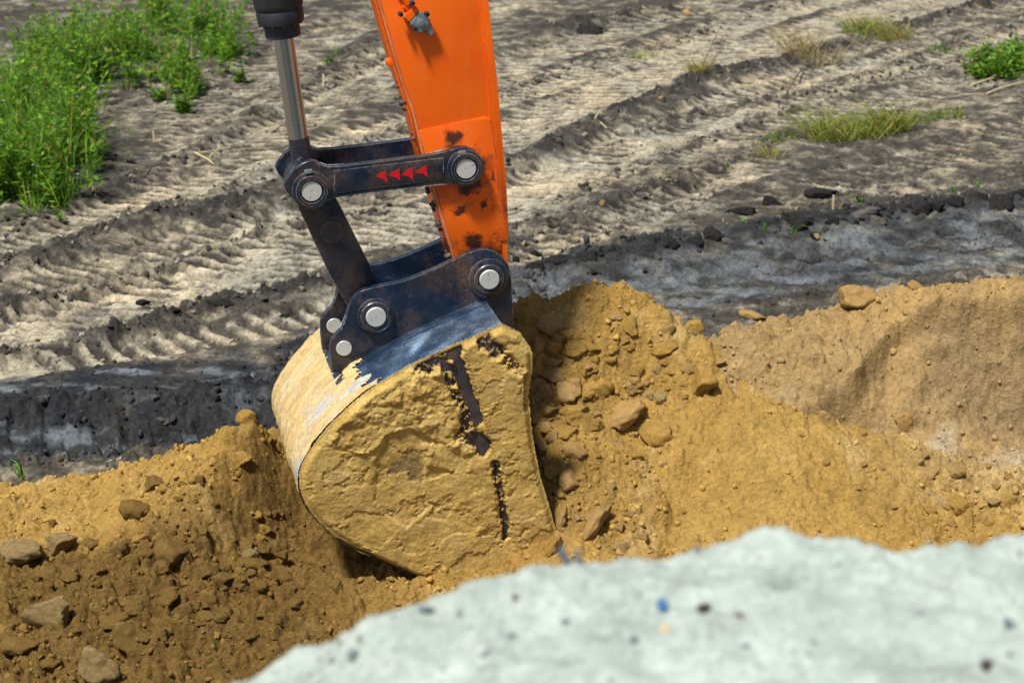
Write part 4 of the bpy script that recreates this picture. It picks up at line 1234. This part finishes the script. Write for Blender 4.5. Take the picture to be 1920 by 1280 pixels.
# long slabs and shards
for px, py, dx, dy, rot, m, lab in ((1175, 790, 92, 40, 32, 1, 'long tilted slab of clay in the middle of the right slope'),
                                    (1112, 998, 112, 36, 57, 1, 'long upright shard of clay just above the white mound'),
                                    (1036, 1034, 58, 24, 65, 0, 'short shard of clay between the bucket and the white mound'),
                                    (1052, 980, 52, 24, 75, 1, 'narrow slab of clay standing beside the lower bucket edge')):
    clod(px, py, dx, dy, m, lab, None, 'clay_shard', 'clay shard', rot=rot, sink=0.1, shape=3)
D = [(1260, 463, 32, 34, 'left of the three big black clods on the dark rut edge'), (1340, 448, 38, 36, 'biggest black clod right of two others on the dark rut edge'), (1302, 459, 34, 26, 'middle of the three big black clods on the dark rut edge'),
     (1366, 457, 26, 18, 'flat grey black clod touching the biggest one'), (1048, 496, 36, 30, 'pointed black clod close to the right of the bucket hinge'), (1097, 490, 42, 30, 'broad black clod second from the bucket hinge'),
     (1008, 508, 40, 26, 'low black clod nearest to the bucket hinge'), (1488, 420, 66, 30, 'broad layered black clod behind a green sprig'), (1497, 434, 34, 24, 'rounded black clod right in front of the layered one'),
     (1728, 398, 40, 28, 'leftmost of the black clods far right on the rut edge'), (1758, 397, 32, 30, 'second of the black clods far right on the rut edge'), (1792, 386, 40, 32, 'third of the black clods far right on the rut edge'),
     (1876, 388, 46, 40, 'darkest large clod near the right edge of the photo'), (1838, 374, 26, 22, 'small black clod left of the darkest one'), (1562, 420, 30, 22, 'black clod below the pale standing stalk'),
     (1622, 405, 54, 20, 'flat grey slab of mud on the dark rut edge'), (1644, 418, 34, 20, 'black clod under the flat grey slab'), (1540, 368, 60, 28, 'low dark lump behind the pale standing stalk'),
     (1445, 385, 40, 24, 'dark lump among grass blades left of the stalk'), (1395, 402, 60, 26, 'dark brown lump above the three black clods'), (1100, 62, 60, 26, 'brown lump on the turned ridge at the top'), (420, 575, 44, 26, 'black clod on the ridge left of the bucket'),
     (1912, 370, 34, 26, 'black clod cut by the right edge of the photo')]
for px, py, dx, dy, lab in D:
    clod(px, py, dx, dy, 4 if 'grey' in lab else 3, lab, None, 'mud_clod', 'mud clod', sink=0.34)


def scatter(n, regions, sizes, mats, label, group, name, cat):
    for _ in range(n):
        x0, y0, x1, y1 = random.choice(regions)
        px, py = random.uniform(x0, x1), random.uniform(y0, y1)
        if 560 < px < 1000 and 560 < py < 1100:
            continue
        s = random.uniform(*sizes)
        clod(px, py, s * random.uniform(.9, 1.5), s * random.uniform(.7, 1.0), random.choice(mats), label, group, name, cat)


scatter(70, [(0, 930, 520, 1270), (250, 900, 520, 1050), (0, 1080, 600, 1200)], (11, 21), (5, 5, 5, 0), 'small crumbly ochre clod in the loose sand left of the bucket', 'small clods left of the bucket', 'small_clod', 'soil clod')
scatter(46, [(10, 1060, 420, 1275), (150, 1000, 540, 1180), (300, 1080, 560, 1200)], (18, 36), (5,), 'brown lump bedded in the turned soil at lower left', 'brown lumps at lower left', 'brown_clod', 'soil clod')
scatter(36, [(1000, 590, 1130, 900), (1010, 640, 1110, 820), (1030, 600, 1290, 760)], (20, 38), (0, 0, 1), 'broken block of ochre clay piled in the loose slope right of the bucket', 'clay blocks right of the bucket', 'clay_block', 'soil clod')
scatter(100, [(1000, 600, 1300, 1010), (1000, 660, 1120, 900), (1020, 700, 1250, 1000)], (10, 20), (0, 0, 1, 1), 'small crumbly ochre clod on the loose slope right of the bucket', 'small clods right of the bucket', 'small_clod', 'soil clod')
scatter(30, [(1500, 780, 1915, 960), (1700, 880, 1915, 990)], (10, 20), (0, 1, 1), 'small tan clod on the lower ridge below the clay mound', 'small clods below the clay mound', 'small_clod', 'soil clod')
scatter(34, [(980, 470, 1250, 520), (1250, 430, 1560, 480), (1560, 390, 1915, 440)], (10, 20), (3, 3, 4), 'small black mud clod along the dark rut right of the arm', 'small mud clods along the right rut', 'small_mud_clod', 'mud clod')
scatter(26, [(10, 735, 480, 800), (200, 560, 600, 620)], (12, 24), (3, 3, 4), 'small black mud clod along the dark rut left of the bucket', 'small mud clods along the left rut', 'small_mud_clod', 'mud clod')

# the crumbs nobody could count
SMALL = [rock(2, 900 + 13 * i, 6, 0.16) for i in range(6)] + [rock(1, 990 + 7 * i, 4, 0.1) for i in range(4)] + [rock(0 + 1, 890 + 7 * i, 5, 0.1) for i in range(2)]


def crumbs(name, n, sampler, size, colfn, label, mat=M_SMALL):
    Vs, Fs, Cs = [], [], []; off = 0
    for _ in range(n):
        x, y, z, sc = sampler()
        r = size[0] * (size[1] / size[0]) ** (random.random() ** 2.2) * sc
        v, f = SMALL[random.randrange(6)] if r > 0.020 else SMALL[6 + random.randrange(4)]
        m = np.array(Euler((random.random() * 6, random.random() * 6, random.random() * 6)).to_matrix())
        w = (v * np.array([1, random.uniform(.6, 1), random.uniform(.5, .9)])) @ m.T * r + np.array([x, y, z + r * .12])
        Vs.append(w); Fs.append(f + off); off += len(v)
        Cs.append(np.tile(colfn(x, y), (len(v), 1)))
    o = obj_np(name, np.concatenate(Vs), np.concatenate(Fs), mat, cols=np.concatenate(Cs), smooth=False)
    return tag(o, label, None, None, 'stuff')


def heap_spot():
    while True:
        x, y = random.uniform(-2.7, 2.9), random.uniform(6.5, 9.7)
        za = bil(AH, x, y, AX0, AY0, AD, AD); zb = bil(BH, x, y, BX0, BY0, BD, BD)
        z = max(za, zb)
        if z < -0.25:
            continue
        loose = 1.0
        if zb > za:
            loose = 0.5
        elif 0.75 < x < 1.9 and y > 8.0:
            loose = 0.16
        if random.random() > loose * (0.35 + 0.65 * (pn2(np.array([x * 1.6]), np.array([y * 1.6]), 15)[0] > -0.1)):
            continue
        return x, y, z, 1.0


def heap_col(x, y):
    v = random.uniform(0.8, 1.2)
    if bil(BH, x, y, BX0, BY0, BD, BD) > bil(AH, x, y, AX0, AY0, AD, AD):
        return BC[min(int((y - BY0) / BD), BC.shape[0] - 1), min(int((x - BX0) / BD), BC.shape[1] - 1)] * v
    return AC[min(int((y - AY0) / AD), AC.shape[0] - 1), min(int((x - AX0) / AD), AC.shape[1] - 1)] * v
    k_ = random.random()
    a = np.array([0.40, 0.25, 0.058]) * k_ + np.array([0.44, 0.30, 0.10]) * (1 - k_)
    return a * v


crumbs('sand_crumbs', 11000, heap_spot, (0.005, 0.024), heap_col, 'fine ochre crumbs strewn over the sand heaps')
RID = [(track_fn(r[0]), r[1], r[4], r[3]) for r in RIDGES]


def rut_spot():
    while True:
        f, hw, xr, dk = random.choice(RID)
        x = random.uniform(-5.5, 6.5)
        if xr and not (xr[0] < x < xr[1]):
            continue
        d, s = f(np.array([x]), np.array([0.0]))
        y0 = 14.0
        for _ in range(6):
            d, s = f(np.array([x]), np.array([y0])); y0 -= float(d[0])
        y = y0 + random.gauss(0, hw * 0.75)
        if 9.2 < y < 24 and abs(x) < 0.27 * y + .3:
            return x, y, ground_z(x, y), 1.0


BLK = [(track_fn(b_[0]), b_[1], b_[3]) for b_ in BLACK]


def rut_col(x, y):
    for f, hw, xr in BLK:
        if xr[0] < x < xr[1] and abs(float(f(np.array([x]), np.array([y]))[0][0])) < hw * 1.1:
            return np.array([0.030, 0.031, 0.034]) * random.uniform(.5, 1.8)
    return np.array([0.070, 0.062, 0.054]) * random.uniform(0.5, 1.6) if random.random() < .80 else np.array([0.24, 0.21, 0.16]) * random.uniform(.7, 1.3)


crumbs('mud_crumbs', 4600, rut_spot, (0.008, 0.040), rut_col, 'broken crumbs of dark mud along the edges of the wheel ruts')

def field_spot():
    while True:
        y = 9.4 + 12 * random.random() ** 1.3; x = random.uniform(-.27, .27) * y
        if top_z(x, y) <= ground_z(x, y) + .001:
            return x, y, ground_z(x, y), 0.8 + 0.03 * y


def field_col(x, y):
    i = min(max(np.searchsorted(gy, y) - 1, 0), NR - 1); j = int((x / (0.275 * y + 0.9) + 1) / 2 * (NC - 1))
    return C.reshape(NR, NC, 3)[i, min(max(j, 0), NC - 1)] * random.uniform(.55, 1.15)


crumbs('field_crumbs', 3800, field_spot, (0.006, 0.022), field_col, 'small dry crumbs of mud strewn over the field')

# ------------------------------------------------------------------ pale mound in front, on which the photographer stands
crest_pix = [(300, 1330), (470, 1278), (520, 1235), (560, 1195), (600, 1172), (660, 1160), (760, 1130), (860, 1103), (930, 1078), (1000, 1060), (1100, 1050), (1180, 1046), (1240, 1040), (1320, 1022), (1390, 1000), (1440, 984), (1475, 992),
             (1510, 1006), (1560, 1008), (1610, 1002), (1640, 1018), (1665, 1030), (1720, 1022), (1800, 1008), (1920, 990), (2100, 975)]
cr = [at_depth(px, py, 2.95 + 0.08 * math.sin(px * .006)) for px, py in crest_pix]
cxs = np.array([-3.5] + [p.x for p in cr] + [3.5]); cys = np.array([cr[0].y - .3] + [p.y for p in cr] + [cr[-1].y]); czs = np.array([1.9] + [p.z for p in cr] + [2.3])
xs = np.concatenate([np.arange(-5.5, -1.0, .06), np.arange(-1.0, 1.6, .0085), np.arange(1.6, 5.5, .06)]); ys = np.concatenate([np.arange(-5, 1.75, .08), np.arange(1.75, 3.2, .0085), np.arange(3.2, 6.3, .05)])
XF, YF = np.meshgrid(xs.astype(np.float32), ys.astype(np.float32))
cy_ = np.interp(XF, cxs, cys); cz_ = np.interp(XF, cxs, czs)
dy = YF - cy_
csm = np.interp(XF, np.array([-3.5, -1.0, -.35, .1, .5, 1.0, 3.5]), np.interp(np.array([-3.5, -1.0, -.35, .1, .5, 1.0, 3.5]), cxs, czs))
front = csm + (cz_ - csm) * np.exp(-np.clip(-dy, 0, 9) / 0.10) - 0.10 * np.clip(-dy, 0, 9) ** 1.0 + 0.02 * fbm(XF * 2.5, YF * 2.5, 3, 701) * sstep(0, .25, -dy)
back = cz_ - 2.2 * np.clip(dy, 0, 9) - 0.25 * np.clip(dy, 0, .2)
ZF = np.where(dy < 0, np.minimum(front, cz_ + .02), back) + 0.020 * fbm(XF * 6, YF * 6, 4, 702, .6) + 0.013 * fbm(XF * 22, YF * 22, 3, 703, .6) + 0.10 * lumps(XF, YF, .07, 705, .4)
base_m = 2.3
rad = np.hypot(XF * 0.62, (YF - 0.2) * 0.72)
ZF = np.minimum(ZF, 2.85 - 1.5 * np.clip(rad - 2.75, 0, 9))


def fpix(px, py):
    """ground position under a pixel on the pale mound"""
    d = ray(px, py); t = 2.0
    while t < 4.0:
        p = Vector((0, 0, CAM_H)) + d * t
        j = np.searchsorted(xs, p.x); i = np.searchsorted(ys, p.y)
        if 0 < i < len(ys) and 0 < j < len(xs) and p.z < ZF[i, j]:
            return p, t
        t += .006
    return at_depth(px, py, 3.2), 3.2


for pix, wd, dep in (([(1475, 1088), (1510, 1068), (1560, 1052), (1610, 1042)], .016, .030), ([(1470, 1105), (1500, 1085)], .022, .03), ([(575, 1205), (610, 1195), (625, 1215), (590, 1235)], .03, .035), ([(1180, 1130), (1210, 1115), (1240, 1110)], .008, .008), ([(1600, 1085), (1700, 1100)], .01, .008)):
    pw_ = [fpix(*q)[0] for q in pix]
    dd = np.full(XF.shape, 9.0)
    for a, b in zip(pw_, pw_[1:]):
        ex, ey = b.x - a.x, b.y - a.y; t_ = np.clip(((XF - a.x) * ex + (YF - a.y) * ey) / (ex * ex + ey * ey), 0, 1)
        dd = np.minimum(dd, np.hypot(XF - a.x - t_ * ex, YF - a.y - t_ * ey))
    ZF = ZF - dep * np.exp(-(dd / wd) ** 2)
ZF = np.maximum(ZF, -0.2)
vF = np.clip(0.5 + 0.8 * fbm(XF * 5, YF * 5, 4, 711), 0, 1)[..., None]
cF = np.array([0.48, 0.545, 0.49]) * vF + np.array([0.32, 0.37, 0.33]) * (1 - vF)
mound = obj_np('pale_mound', np.stack([XF, YF, ZF], -1).reshape(-1, 3), grid_faces(*XF.shape), M_PALE, cols=cF.reshape(-1, 3))
tag(mound, 'blurred white mound of pale sand across the lower right foreground', 'sand mound')
M_PEB = {'blue': plain('blue_chip', (0.03, 0.13, 0.30), .5), 'dark': plain('dark_pebble', (0.035, 0.022, 0.024), .7), 'brown': plain('brown_pebble', (0.13, 0.08, 0.06), .8), 'beige': plain('beige_pebble', (0.50, 0.38, 0.22), .8), 'grey': plain('grey_pebble', (0.12, 0.15, 0.17), .8), 'pale': plain('pale_pebble', (0.42, 0.45, 0.44), .8)}
PEB = [(1243, 1148, 20, 38, 'blue', 'bright blue chip on the white mound'), (1245, 1186, 24, 22, 'beige', 'beige pebble just below the blue chip'), (1321, 1150, 30, 26, 'dark', 'dark maroon pebble right of the blue chip'), (1384, 1162, 20, 20, 'brown', 'brown pebble right of the dark maroon one'),
       (965, 1128, 20, 20, 'brown', 'small brown pebble near the upper left of the white mound'), (800, 1148, 36, 14, 'grey', 'flat grey chip near the left crest of the white mound'), (1060, 1172, 24, 18, 'grey', 'grey pebble left of the blue chip'), (958, 1200, 18, 18, 'grey', 'grey pebble at the centre left of the white mound'),
       (1190, 1208, 22, 22, 'grey', 'grey pebble below and left of the blue chip'), (1398, 1220, 24, 20, 'grey', 'grey pebble below the brown one'), (1892, 1180, 26, 30, 'grey', 'large grey pebble by the right edge of the white mound'), (1852, 1256, 26, 26, 'dark', 'dark pebble in the lower right corner'),
       (1724, 1150, 20, 20, 'pale', 'faint grey pebble right of centre on the white mound'), (660, 1232, 26, 20, 'grey', 'grey pebble at the left end of the white mound'), (672, 1198, 20, 18, 'pale', 'faint pebble near the left end of the white mound'), (906, 1228, 22, 22, 'pale', 'faint pebble low on the left half of the white mound'),
       (715, 1254, 18, 16, 'pale', 'faint pebble near the bottom left of the white mound'), (1308, 1036, 20, 14, 'grey', 'small grey chip on the crest of the white mound'), (1770, 1106, 36, 22, 'pale', 'flat pale grey chip on the right half of the white mound')]
for px, py, dx, dy_, m, lab in PEB:
    p, t = fpix(px, py); mm = t / FPX
    o = bpy.data.objects.new('pebble', None)
    v, f = ROCKS[random.randrange(9)]
    o = link(bpy.data.objects.new('pebble', mesh_np('pebble', v, f, M_PEB[m])))
    o.scale = (dx * mm / 2, (dx + dy_) * mm / 4, dy_ * mm / 2); o.rotation_euler = (R(-15), 0, R(random.uniform(-25, 25)))
    o.location = (p.x, p.y + .006, p.z + dy_ * mm * .2)
    tag(o, lab, 'pebble')
p = fpix(1075, 1060)[0]
bm = bmesh.new()
for i, (a, b) in enumerate((((0, 0, -.02), (-.018, .01, .03)), ((.015, 0, -.02), (.004, .012, .022)), ((.002, .01, -.01), (-.024, .0, .024)))):
    a, b = Vector(a), Vector(b); d = (b - a)
    m = Matrix.Translation((a + b) / 2) @ d.to_track_quat('Z', 'Y').to_matrix().to_4x4()
    bmesh.ops.create_cone(bm, segments=6, radius1=.007, radius2=.003, depth=d.length, cap_ends=True, matrix=m)
tw = obj_bm('broken_twig', bm, M_PEB['grey'], None, 60)
tw.location = p
tag(tw, 'grey twig end poking over the crest of the white mound', 'twig')

def grit_spot():
    while True:
        p = fpix(random.uniform(480, 1920), random.uniform(1000, 1280))[0]
        j = np.searchsorted(xs, p.x); i = np.searchsorted(ys, p.y)
        if abs(ZF[i, j] - p.z) < .03:
            return p.x, p.y, p.z - .002, 1.0


crumbs('grit', 420, grit_spot, (0.002, 0.006), lambda x, y: np.array([0.25, 0.28, 0.27]) * random.uniform(.3, 1.4), 'fine grey grit sprinkled over the white mound')

# ------------------------------------------------------------------ weeds, grass, straw
def leaf_material(name):
    k = NT(name)
    c = k.mix(1.0, k.attr(), k.ramp(k.noise(k.geoco(), 12, 3), [(0.3, 0.75), (0.7, 1.25)]), 'MULTIPLY')
    m = k.out(c, 0.6, 0, None, 0.3)
    tr = k.n('ShaderNodeBsdfTranslucent'); k.put(tr.inputs[0], c)
    mx = k.n('ShaderNodeMixShader'); mx.inputs[0].default_value = 0.35
    k.t.links.new(k.b.outputs[0], mx.inputs[1]); k.t.links.new(tr.outputs[0], mx.inputs[2])
    k.t.links.new(mx.outputs[0], k.t.nodes['Material Output'].inputs[0])
    return m


M_LEAF = leaf_material('leaf_green')


class Blades:
    def __init__(self): self.V, self.F, self.C, self.n = [], [], [], 0
    def quad(self, a, b, c, d, col):
        self.V += [a, b, c, d]; self.F.append((self.n, self.n + 1, self.n + 2, self.n + 3)); self.C += [col] * 4; self.n += 4
    def blade(self, base, tip, width, col, bend=0.3):
        base, tip = np.array(base), np.array(tip)
        d = tip - base; side = np.array([d[1] + random.uniform(-.3, .3) * abs(d[2]) + 1e-4, -d[0] + 1e-4, 0.0]); side = side / (np.linalg.norm(side) + 1e-9)
        if random.random() < .7:
            side = np.array([1.0, random.uniform(-.6, .6), 0.0])
        mid = (base + tip) / 2 + np.array([0, 0, bend * np.linalg.norm(d[:2])])
        w = side * width / 2
        self.quad(base - w, base + w, mid + w * .8, mid - w * .8, col)
        self.quad(mid - w * .8, mid + w * .8, tip + w * .1, tip - w * .1, col)
    def leaf(self, p, d, ln, wd, col):
        d = d / np.linalg.norm(d); s = np.cross(d, np.array([random.uniform(-.5, .5), random.uniform(-.5, .5), 1.0])); s = s / (np.linalg.norm(s) + 1e-9)
        self.quad(p, p + d * ln * .5 + s * wd / 2, p + d * ln, p + d * ln * .5 - s * wd / 2, col)
    def build(self, name):
        return obj_np(name, np.array(self.V), np.array(self.F), M_LEAF, cols=np.array(self.C), smooth=False)


def green(v=1.0):
    k_ = random.random()
    if k_ < .07:
        return np.array([0.30, 0.26, 0.04]) * v
    a = np.array([0.20, 0.38, 0.018]); b = np.array([0.035, 0.125, 0.010]); t = random.random()
    return (a * t + b * (1 - t)) * v * random.uniform(.75, 1.25)


def weed(B, x, y, h, leaves=16, white=0.0, lean=0.25):
    z = ground_z(x, y) - .01
    top = np.array([x + random.gauss(0, lean) * h, y + random.gauss(0, lean) * h, z + h])
    b = np.array([x, y, z]); col = green()
    B.blade(b, top, 0.005, col * .9, 0.1)
    for i in range(leaves):
        t = random.uniform(.12, 1.0)
        p = b + (top - b) * t
        a = random.uniform(0, 2 * math.pi)
        d = np.array([math.cos(a), math.sin(a), random.uniform(-.1, .9)])
        ln = random.uniform(.035, .105) * (1.25 - .5 * t)
        B.leaf(p, d, ln, ln * random.uniform(.22, .5), green(random.uniform(.8, 1.15)))
    if random.random() < white:
        for _ in range(3):
            B.leaf(top + np.array([random.uniform(-.01, .01), random.uniform(-.01, .01), .005]), np.array([random.uniform(-1, 1), random.uniform(-1, 1), .3]), .014, .012, np.array([0.75, 0.75, 0.7]))


def weed_patch(name, n, blobs, label, hmin, hmax, white=.08):
    B = Blades()
    for _ in range(n):
        cx, cy, rx, ry = random.choice(blobs)
        gx_, gy_ = random.gauss(0, .62), random.gauss(0, .62)
        w = at_z(cx + rx * gx_, cy + ry * gy_)
        if pn2(np.array([w.x * 1.7]), np.array([w.y * 1.7]), 23)[0] < -0.12:
            continue
        h = random.uniform(hmin, hmax) * (1.2 - .35 * min(1.6, math.hypot(gx_, gy_))) * (1.5 if random.random() < .08 else 1.0)
        if random.random() < .78:
            weed(B, w.x, w.y, h, random.randint(9, 18), white)
        else:
            z = ground_z(w.x, w.y) - .01
            for _k in range(7):
                hh = h * random.uniform(.5, 1.25)
                B.blade((w.x + random.gauss(0, .03), w.y + random.gauss(0, .03), z), (w.x + random.gauss(0, .35) * hh, w.y + random.gauss(0, .35) * hh, z + hh), .007, green(1.15) if random.random() < .9 else np.array([0.42, 0.36, 0.12]), .2)
    return tag(B.build(name), label, None, None, 'stuff')


weed_patch('weeds', 1600, [(40, 300, 110, 50), (70, 350, 80, 36), (-30, 260, 120, 60), (20, 375, 70, 20), (60, 220, 90, 50), (130, 285, 50, 38), (150, 150, 50, 50)], 'tall bright green weeds massed at the left edge of the field', .16, .54)
weed_patch('weeds', 620, [(200, 130, 60, 34), (180, 75, 70, 34), (110, 100, 70, 40), (240, 95, 34, 34), (60, 140, 70, 34), (210, 160, 50, 14)], 'greyish green weeds behind the massed ones at upper left', .18, .42)
weed_patch('weeds', 560, [(360, 70, 60, 40), (330, 130, 50, 30), (400, 50, 45, 40), (300, 40, 34, 34), (420, 100, 26, 24), (350, 165, 24, 18)], 'sparse yellow green weeds between the weed mass and the cylinder', .15, .38)


def tuft(name, blobs, n, h, label, cols, lay=0.8, cat='grass tuft', wd=.006):
    B = Blades()
    for _ in range(n):
        cx, cy, rx, ry = random.choice(blobs)
        a = random.uniform(0, 2 * math.pi); r_ = math.sqrt(random.random())
        w = at_z(cx + rx * r_ * math.cos(a), cy + ry * r_ * math.sin(a))
        z = ground_z(w.x, w.y) - .005
        hh = random.uniform(.5, 1.0) * h; dr = random.gauss(0, 1), random.gauss(0, .6)
        tip = (w.x + (dr[0] - .5) * hh * lay, w.y + dr[1] * hh * lay, z + hh * random.uniform(.35, 1.0))
        B.blade((w.x, w.y, z), tip, wd, random.choice(cols) * random.uniform(.75, 1.25), .35)
    return tag(B.build(name), label, cat)


G1, G2, G3, ST = np.array([0.26, 0.30, 0.035]), np.array([0.14, 0.24, 0.02]), np.array([0.06, 0.17, 0.015]), np.array([0.42, 0.33, 0.13])
tuft('grass_tuft', [(1560, 262, 50, 10), (1620, 255, 55, 10), (1680, 245, 30, 7)], 900, .22, 'large flattened yellow green grass tuft right of the middle of the field', [G1, G1, G2, ST], 1.1, wd=.007)
tuft('grass_tuft', [(1720, 232, 40, 6), (1780, 222, 30, 6)], 160, .16, 'thin upright green grass trailing right of the flattened tuft', [G2, G1, G2], .5)
tuft('grass_tuft', [(1640, 62, 40, 12), (1620, 55, 40, 8)], 420, .2, 'green and straw coloured grass tuft near the top right', [G2, G3, ST, G1], .9)
tuft('grass_tuft', [(1680, 66, 30, 7)], 260, .2, 'pale dry straw tuft beside the green grass at top right', [ST, ST, G1], 1.0)
tuft('grass_tuft', [(1475, 262, 22, 8), (1450, 268, 15, 6)], 120, .10, 'small green tuft left of the flattened grass', [G2, G3, G1], .8)
tuft('grass_tuft', [(1220, 102, 40, 4), (1195, 104, 20, 4)], 120, .08, 'low green strip of grass in the upper middle of the field', [G2, G1], .7)
tuft('grass_tuft', [(1312, 146, 26, 9)], 160, .16, 'dry and green grass on the dark ridge at upper centre', [ST, G1, ST], .8)
tuft('grass_tuft', [(1530, 105, 46, 8), (1500, 95, 30, 6)], 170, .24, 'long dry straw lying over the ridge at upper right', [ST, ST * .8], 1.6)
tuft('grass_tuft', [(1760, 93, 26, 6)], 130, .09, 'faint green grass patch left of the leafy weed', [G2, G3], .6)
tuft('grass_tuft', [(1445, 292, 24, 6)], 90, .12, 'sparse pale blades below the small green tuft', [G1, ST], .8)
for px, py, n, h, lab in ((1395, 418, 7, .12, 'single bright green sprig above the biggest black clod'), (1488, 446, 9, .09, 'green sprig in front of the layered black clod'), (1615, 385, 14, .11, 'green sprig right of the pale standing stalk'),
                          (1262, 474, 6, .05, 'tiny green sprig under the left black clod'), (1435, 450, 10, .07, 'faint green sprig left of the layered black clod'), (1790, 362, 6, .08, 'lone blade of grass above the far right clods'),
                          (1835, 352, 5, .09, 'short green blade near the right edge above the clods'), (1005, 172, 6, .05, 'tiny green leaf in the pale track at upper centre'), (40, 885, 8, .13, 'green sprig at the left edge where sand meets black mud'),
                          (55, 893, 5, .05, 'tiny low sprout beside the sprig at the left edge'), (1365, 305, 8, .06, 'tiny sprig on the pale track edge at centre right')):
    tuft('grass_sprig', [(px, py, 4, 1.5)], n, h, lab, [G2, G3, np.array([0.14, 0.34, 0.03])], .5, 'grass sprig', .012)
B = Blades()
for _ in range(240):
    a = random.uniform(0, 6.28); r_ = math.sqrt(random.random()); w = at_z(1890 + 85 * r_ * r_ * math.cos(a), 126 + 24 * r_ * math.sin(a))
    weed(B, w.x, w.y, random.uniform(.1, .24), 14, .03)
tag(B.build('leafy_weed'), 'leafy dark green weed at the right edge of the field', 'weed')
for q in ((345, 205, 'blue green thistle like weed below the sparse weeds', 22), (300, 190, 'small weed at the foot of the sparse weeds', 12), (455, 150, 'small weed left of the cylinder rod', 10), (620, 120, 'tiny weed in the field between the rod and the arm', 6)):
    B = Blades()
    for _ in range(q[3]):
        w = at_z(q[0] + random.uniform(-9, 9), q[1] + random.uniform(-3, 3)); weed(B, w.x, w.y, random.uniform(.07, .2), 9, 0)
    tag(B.build('small_weed'), q[2], 'weed')

M_STRAW = plain('dry_straw', (0.50, 0.42, 0.24), .8)
M_TWIG = plain('brown_twig', (0.14, 0.09, 0.05), .9)


def stalk(pts, r, label, mat=M_STRAW, name='straw_stalk', cat='straw'):
    W = []
    for px, py, up in pts:
        w = at_z(px, py); W.append(Vector((w.x, w.y, ground_z(w.x, w.y) + up)))
    W = [Vector(p) for p in catmull([tuple(p) for p in W], 4)]
    bm = bmesh.new(); rows = []
    for i, p in enumerate(W):
        d = (W[min(i + 1, len(W) - 1)] - W[max(i - 1, 0)]).normalized(); s = d.cross(Vector((.1, .2, 1))).normalized(); t = d.cross(s)
        rr = r * (1 - .4 * i / len(W))
        rows.append([bm.verts.new(p + (s * math.cos(a) + t * math.sin(a)) * rr) for a in (0, 1.05, 2.09, 3.14, 4.19, 5.24)])
    for a, b in zip(rows, rows[1:]):
        for i in range(6):
            bm.faces.new((a[i], a[(i + 1) % 6], b[(i + 1) % 6], b[i]))
    bm.faces.new(rows[0]); bm.faces.new(rows[-1][::-1])
    return tag(obj_bm(name, bm, mat, None, 60), label, cat)


stalk([(1561, 405, -.02), (1561, 405, .06), (1560.5, 405, .105)], .011, 'pale broken stalk standing upright among black clods')
stalk([(1572, 408, 0), (1580, 404, .06), (1586, 400, .11)], .008, 'thin brown stalk leaning beside the pale standing one', M_TWIG)
stalk([(1115, 240, .015), (1125, 230, .04), (1132, 225, .05)], .008, 'short upper piece of bent straw on the ridge right of the arm')
stalk([(1115, 240, .015), (1125, 243, .012), (1138, 247, .01)], .008, 'short lower piece of bent straw on the ridge right of the arm')
stalk([(289, 262, -.01), (289, 262, .06), (288, 262, .10)], .012, 'pale stub standing in the mud below the weeds')
stalk([(365, 290, .02), (390, 300, .015), (400, 308, .01)], .010, 'pale straw in front of a small heap of stalks')
stalk([(370, 285, .03), (400, 280, .03), (430, 268, .02)], .009, 'pale straw crossing behind the small heap of stalks')
stalk([(395, 292, .02), (410, 275, .04), (408, 268, .04)], .009, 'short bent straw on the small heap of stalks')
stalk([(505, 245, .01), (520, 232, .02), (527, 222, .03)], .009, 'straw lying just left of the cylinder rod')
stalk([(606, 155, 0), (607, 152, .06), (606, 151, .10)], .011, 'short pale stub upright between the rod and the arm')
stalk([(1305, 165, .02), (1330, 110, .12), (1348, 85, .20)], .006, 'long thin dry stem leaning over the ridge at upper centre', M_TWIG)
stalk([(1475, 175, .02), (1500, 135, .06), (1515, 120, .05)], .010, 'brown twig leaning on the ridge at upper right', M_TWIG, 'twig', 'twig')
stalk([(1820, 160, .02), (1860, 146, .04), (1915, 138, .03)], .012, 'long tan stalk under the leafy weed at right', M_STRAW)
stalk([(1850, 182, .02), (1880, 170, .03), (1925, 158, .02)], .012, 'second long tan stalk below the leafy weed at right', M_STRAW)
stalk([(195, 460, .04), (240, 464, .04), (295, 468, .02)], .007, 'thin brown twig lying across the left ridge', M_TWIG, 'twig', 'twig')
for px, py, s, lab in ((1530, 238, 14, 'small white stone left of the flattened grass tuft'), (1290, 28, 14, 'small white stone at the top of the field'), (1240, 187, 10, 'tan pebble on the dark ridge at upper centre'), (1098, 300, 9, 'bluish grey pebble in the pale track right of the arm'),
                       (1205, 372, 18, 'round grey stone on the gravelly ridge'), (1183, 382, 14, 'second grey stone on the gravelly ridge'), (1128, 384, 12, 'pale stone at the left of the gravelly ridge'), (1885, 270, 12, 'bluish stone in the churned soil at right'), (1527, 447, 14, 'pale pebble in the black mud at right')):
    clod(px, py, s * 1.2, s, 2 if 'white' in lab or 'pale' in lab or 'tan' in lab else 4, lab, None, 'field_stone', 'stone', sink=.2)
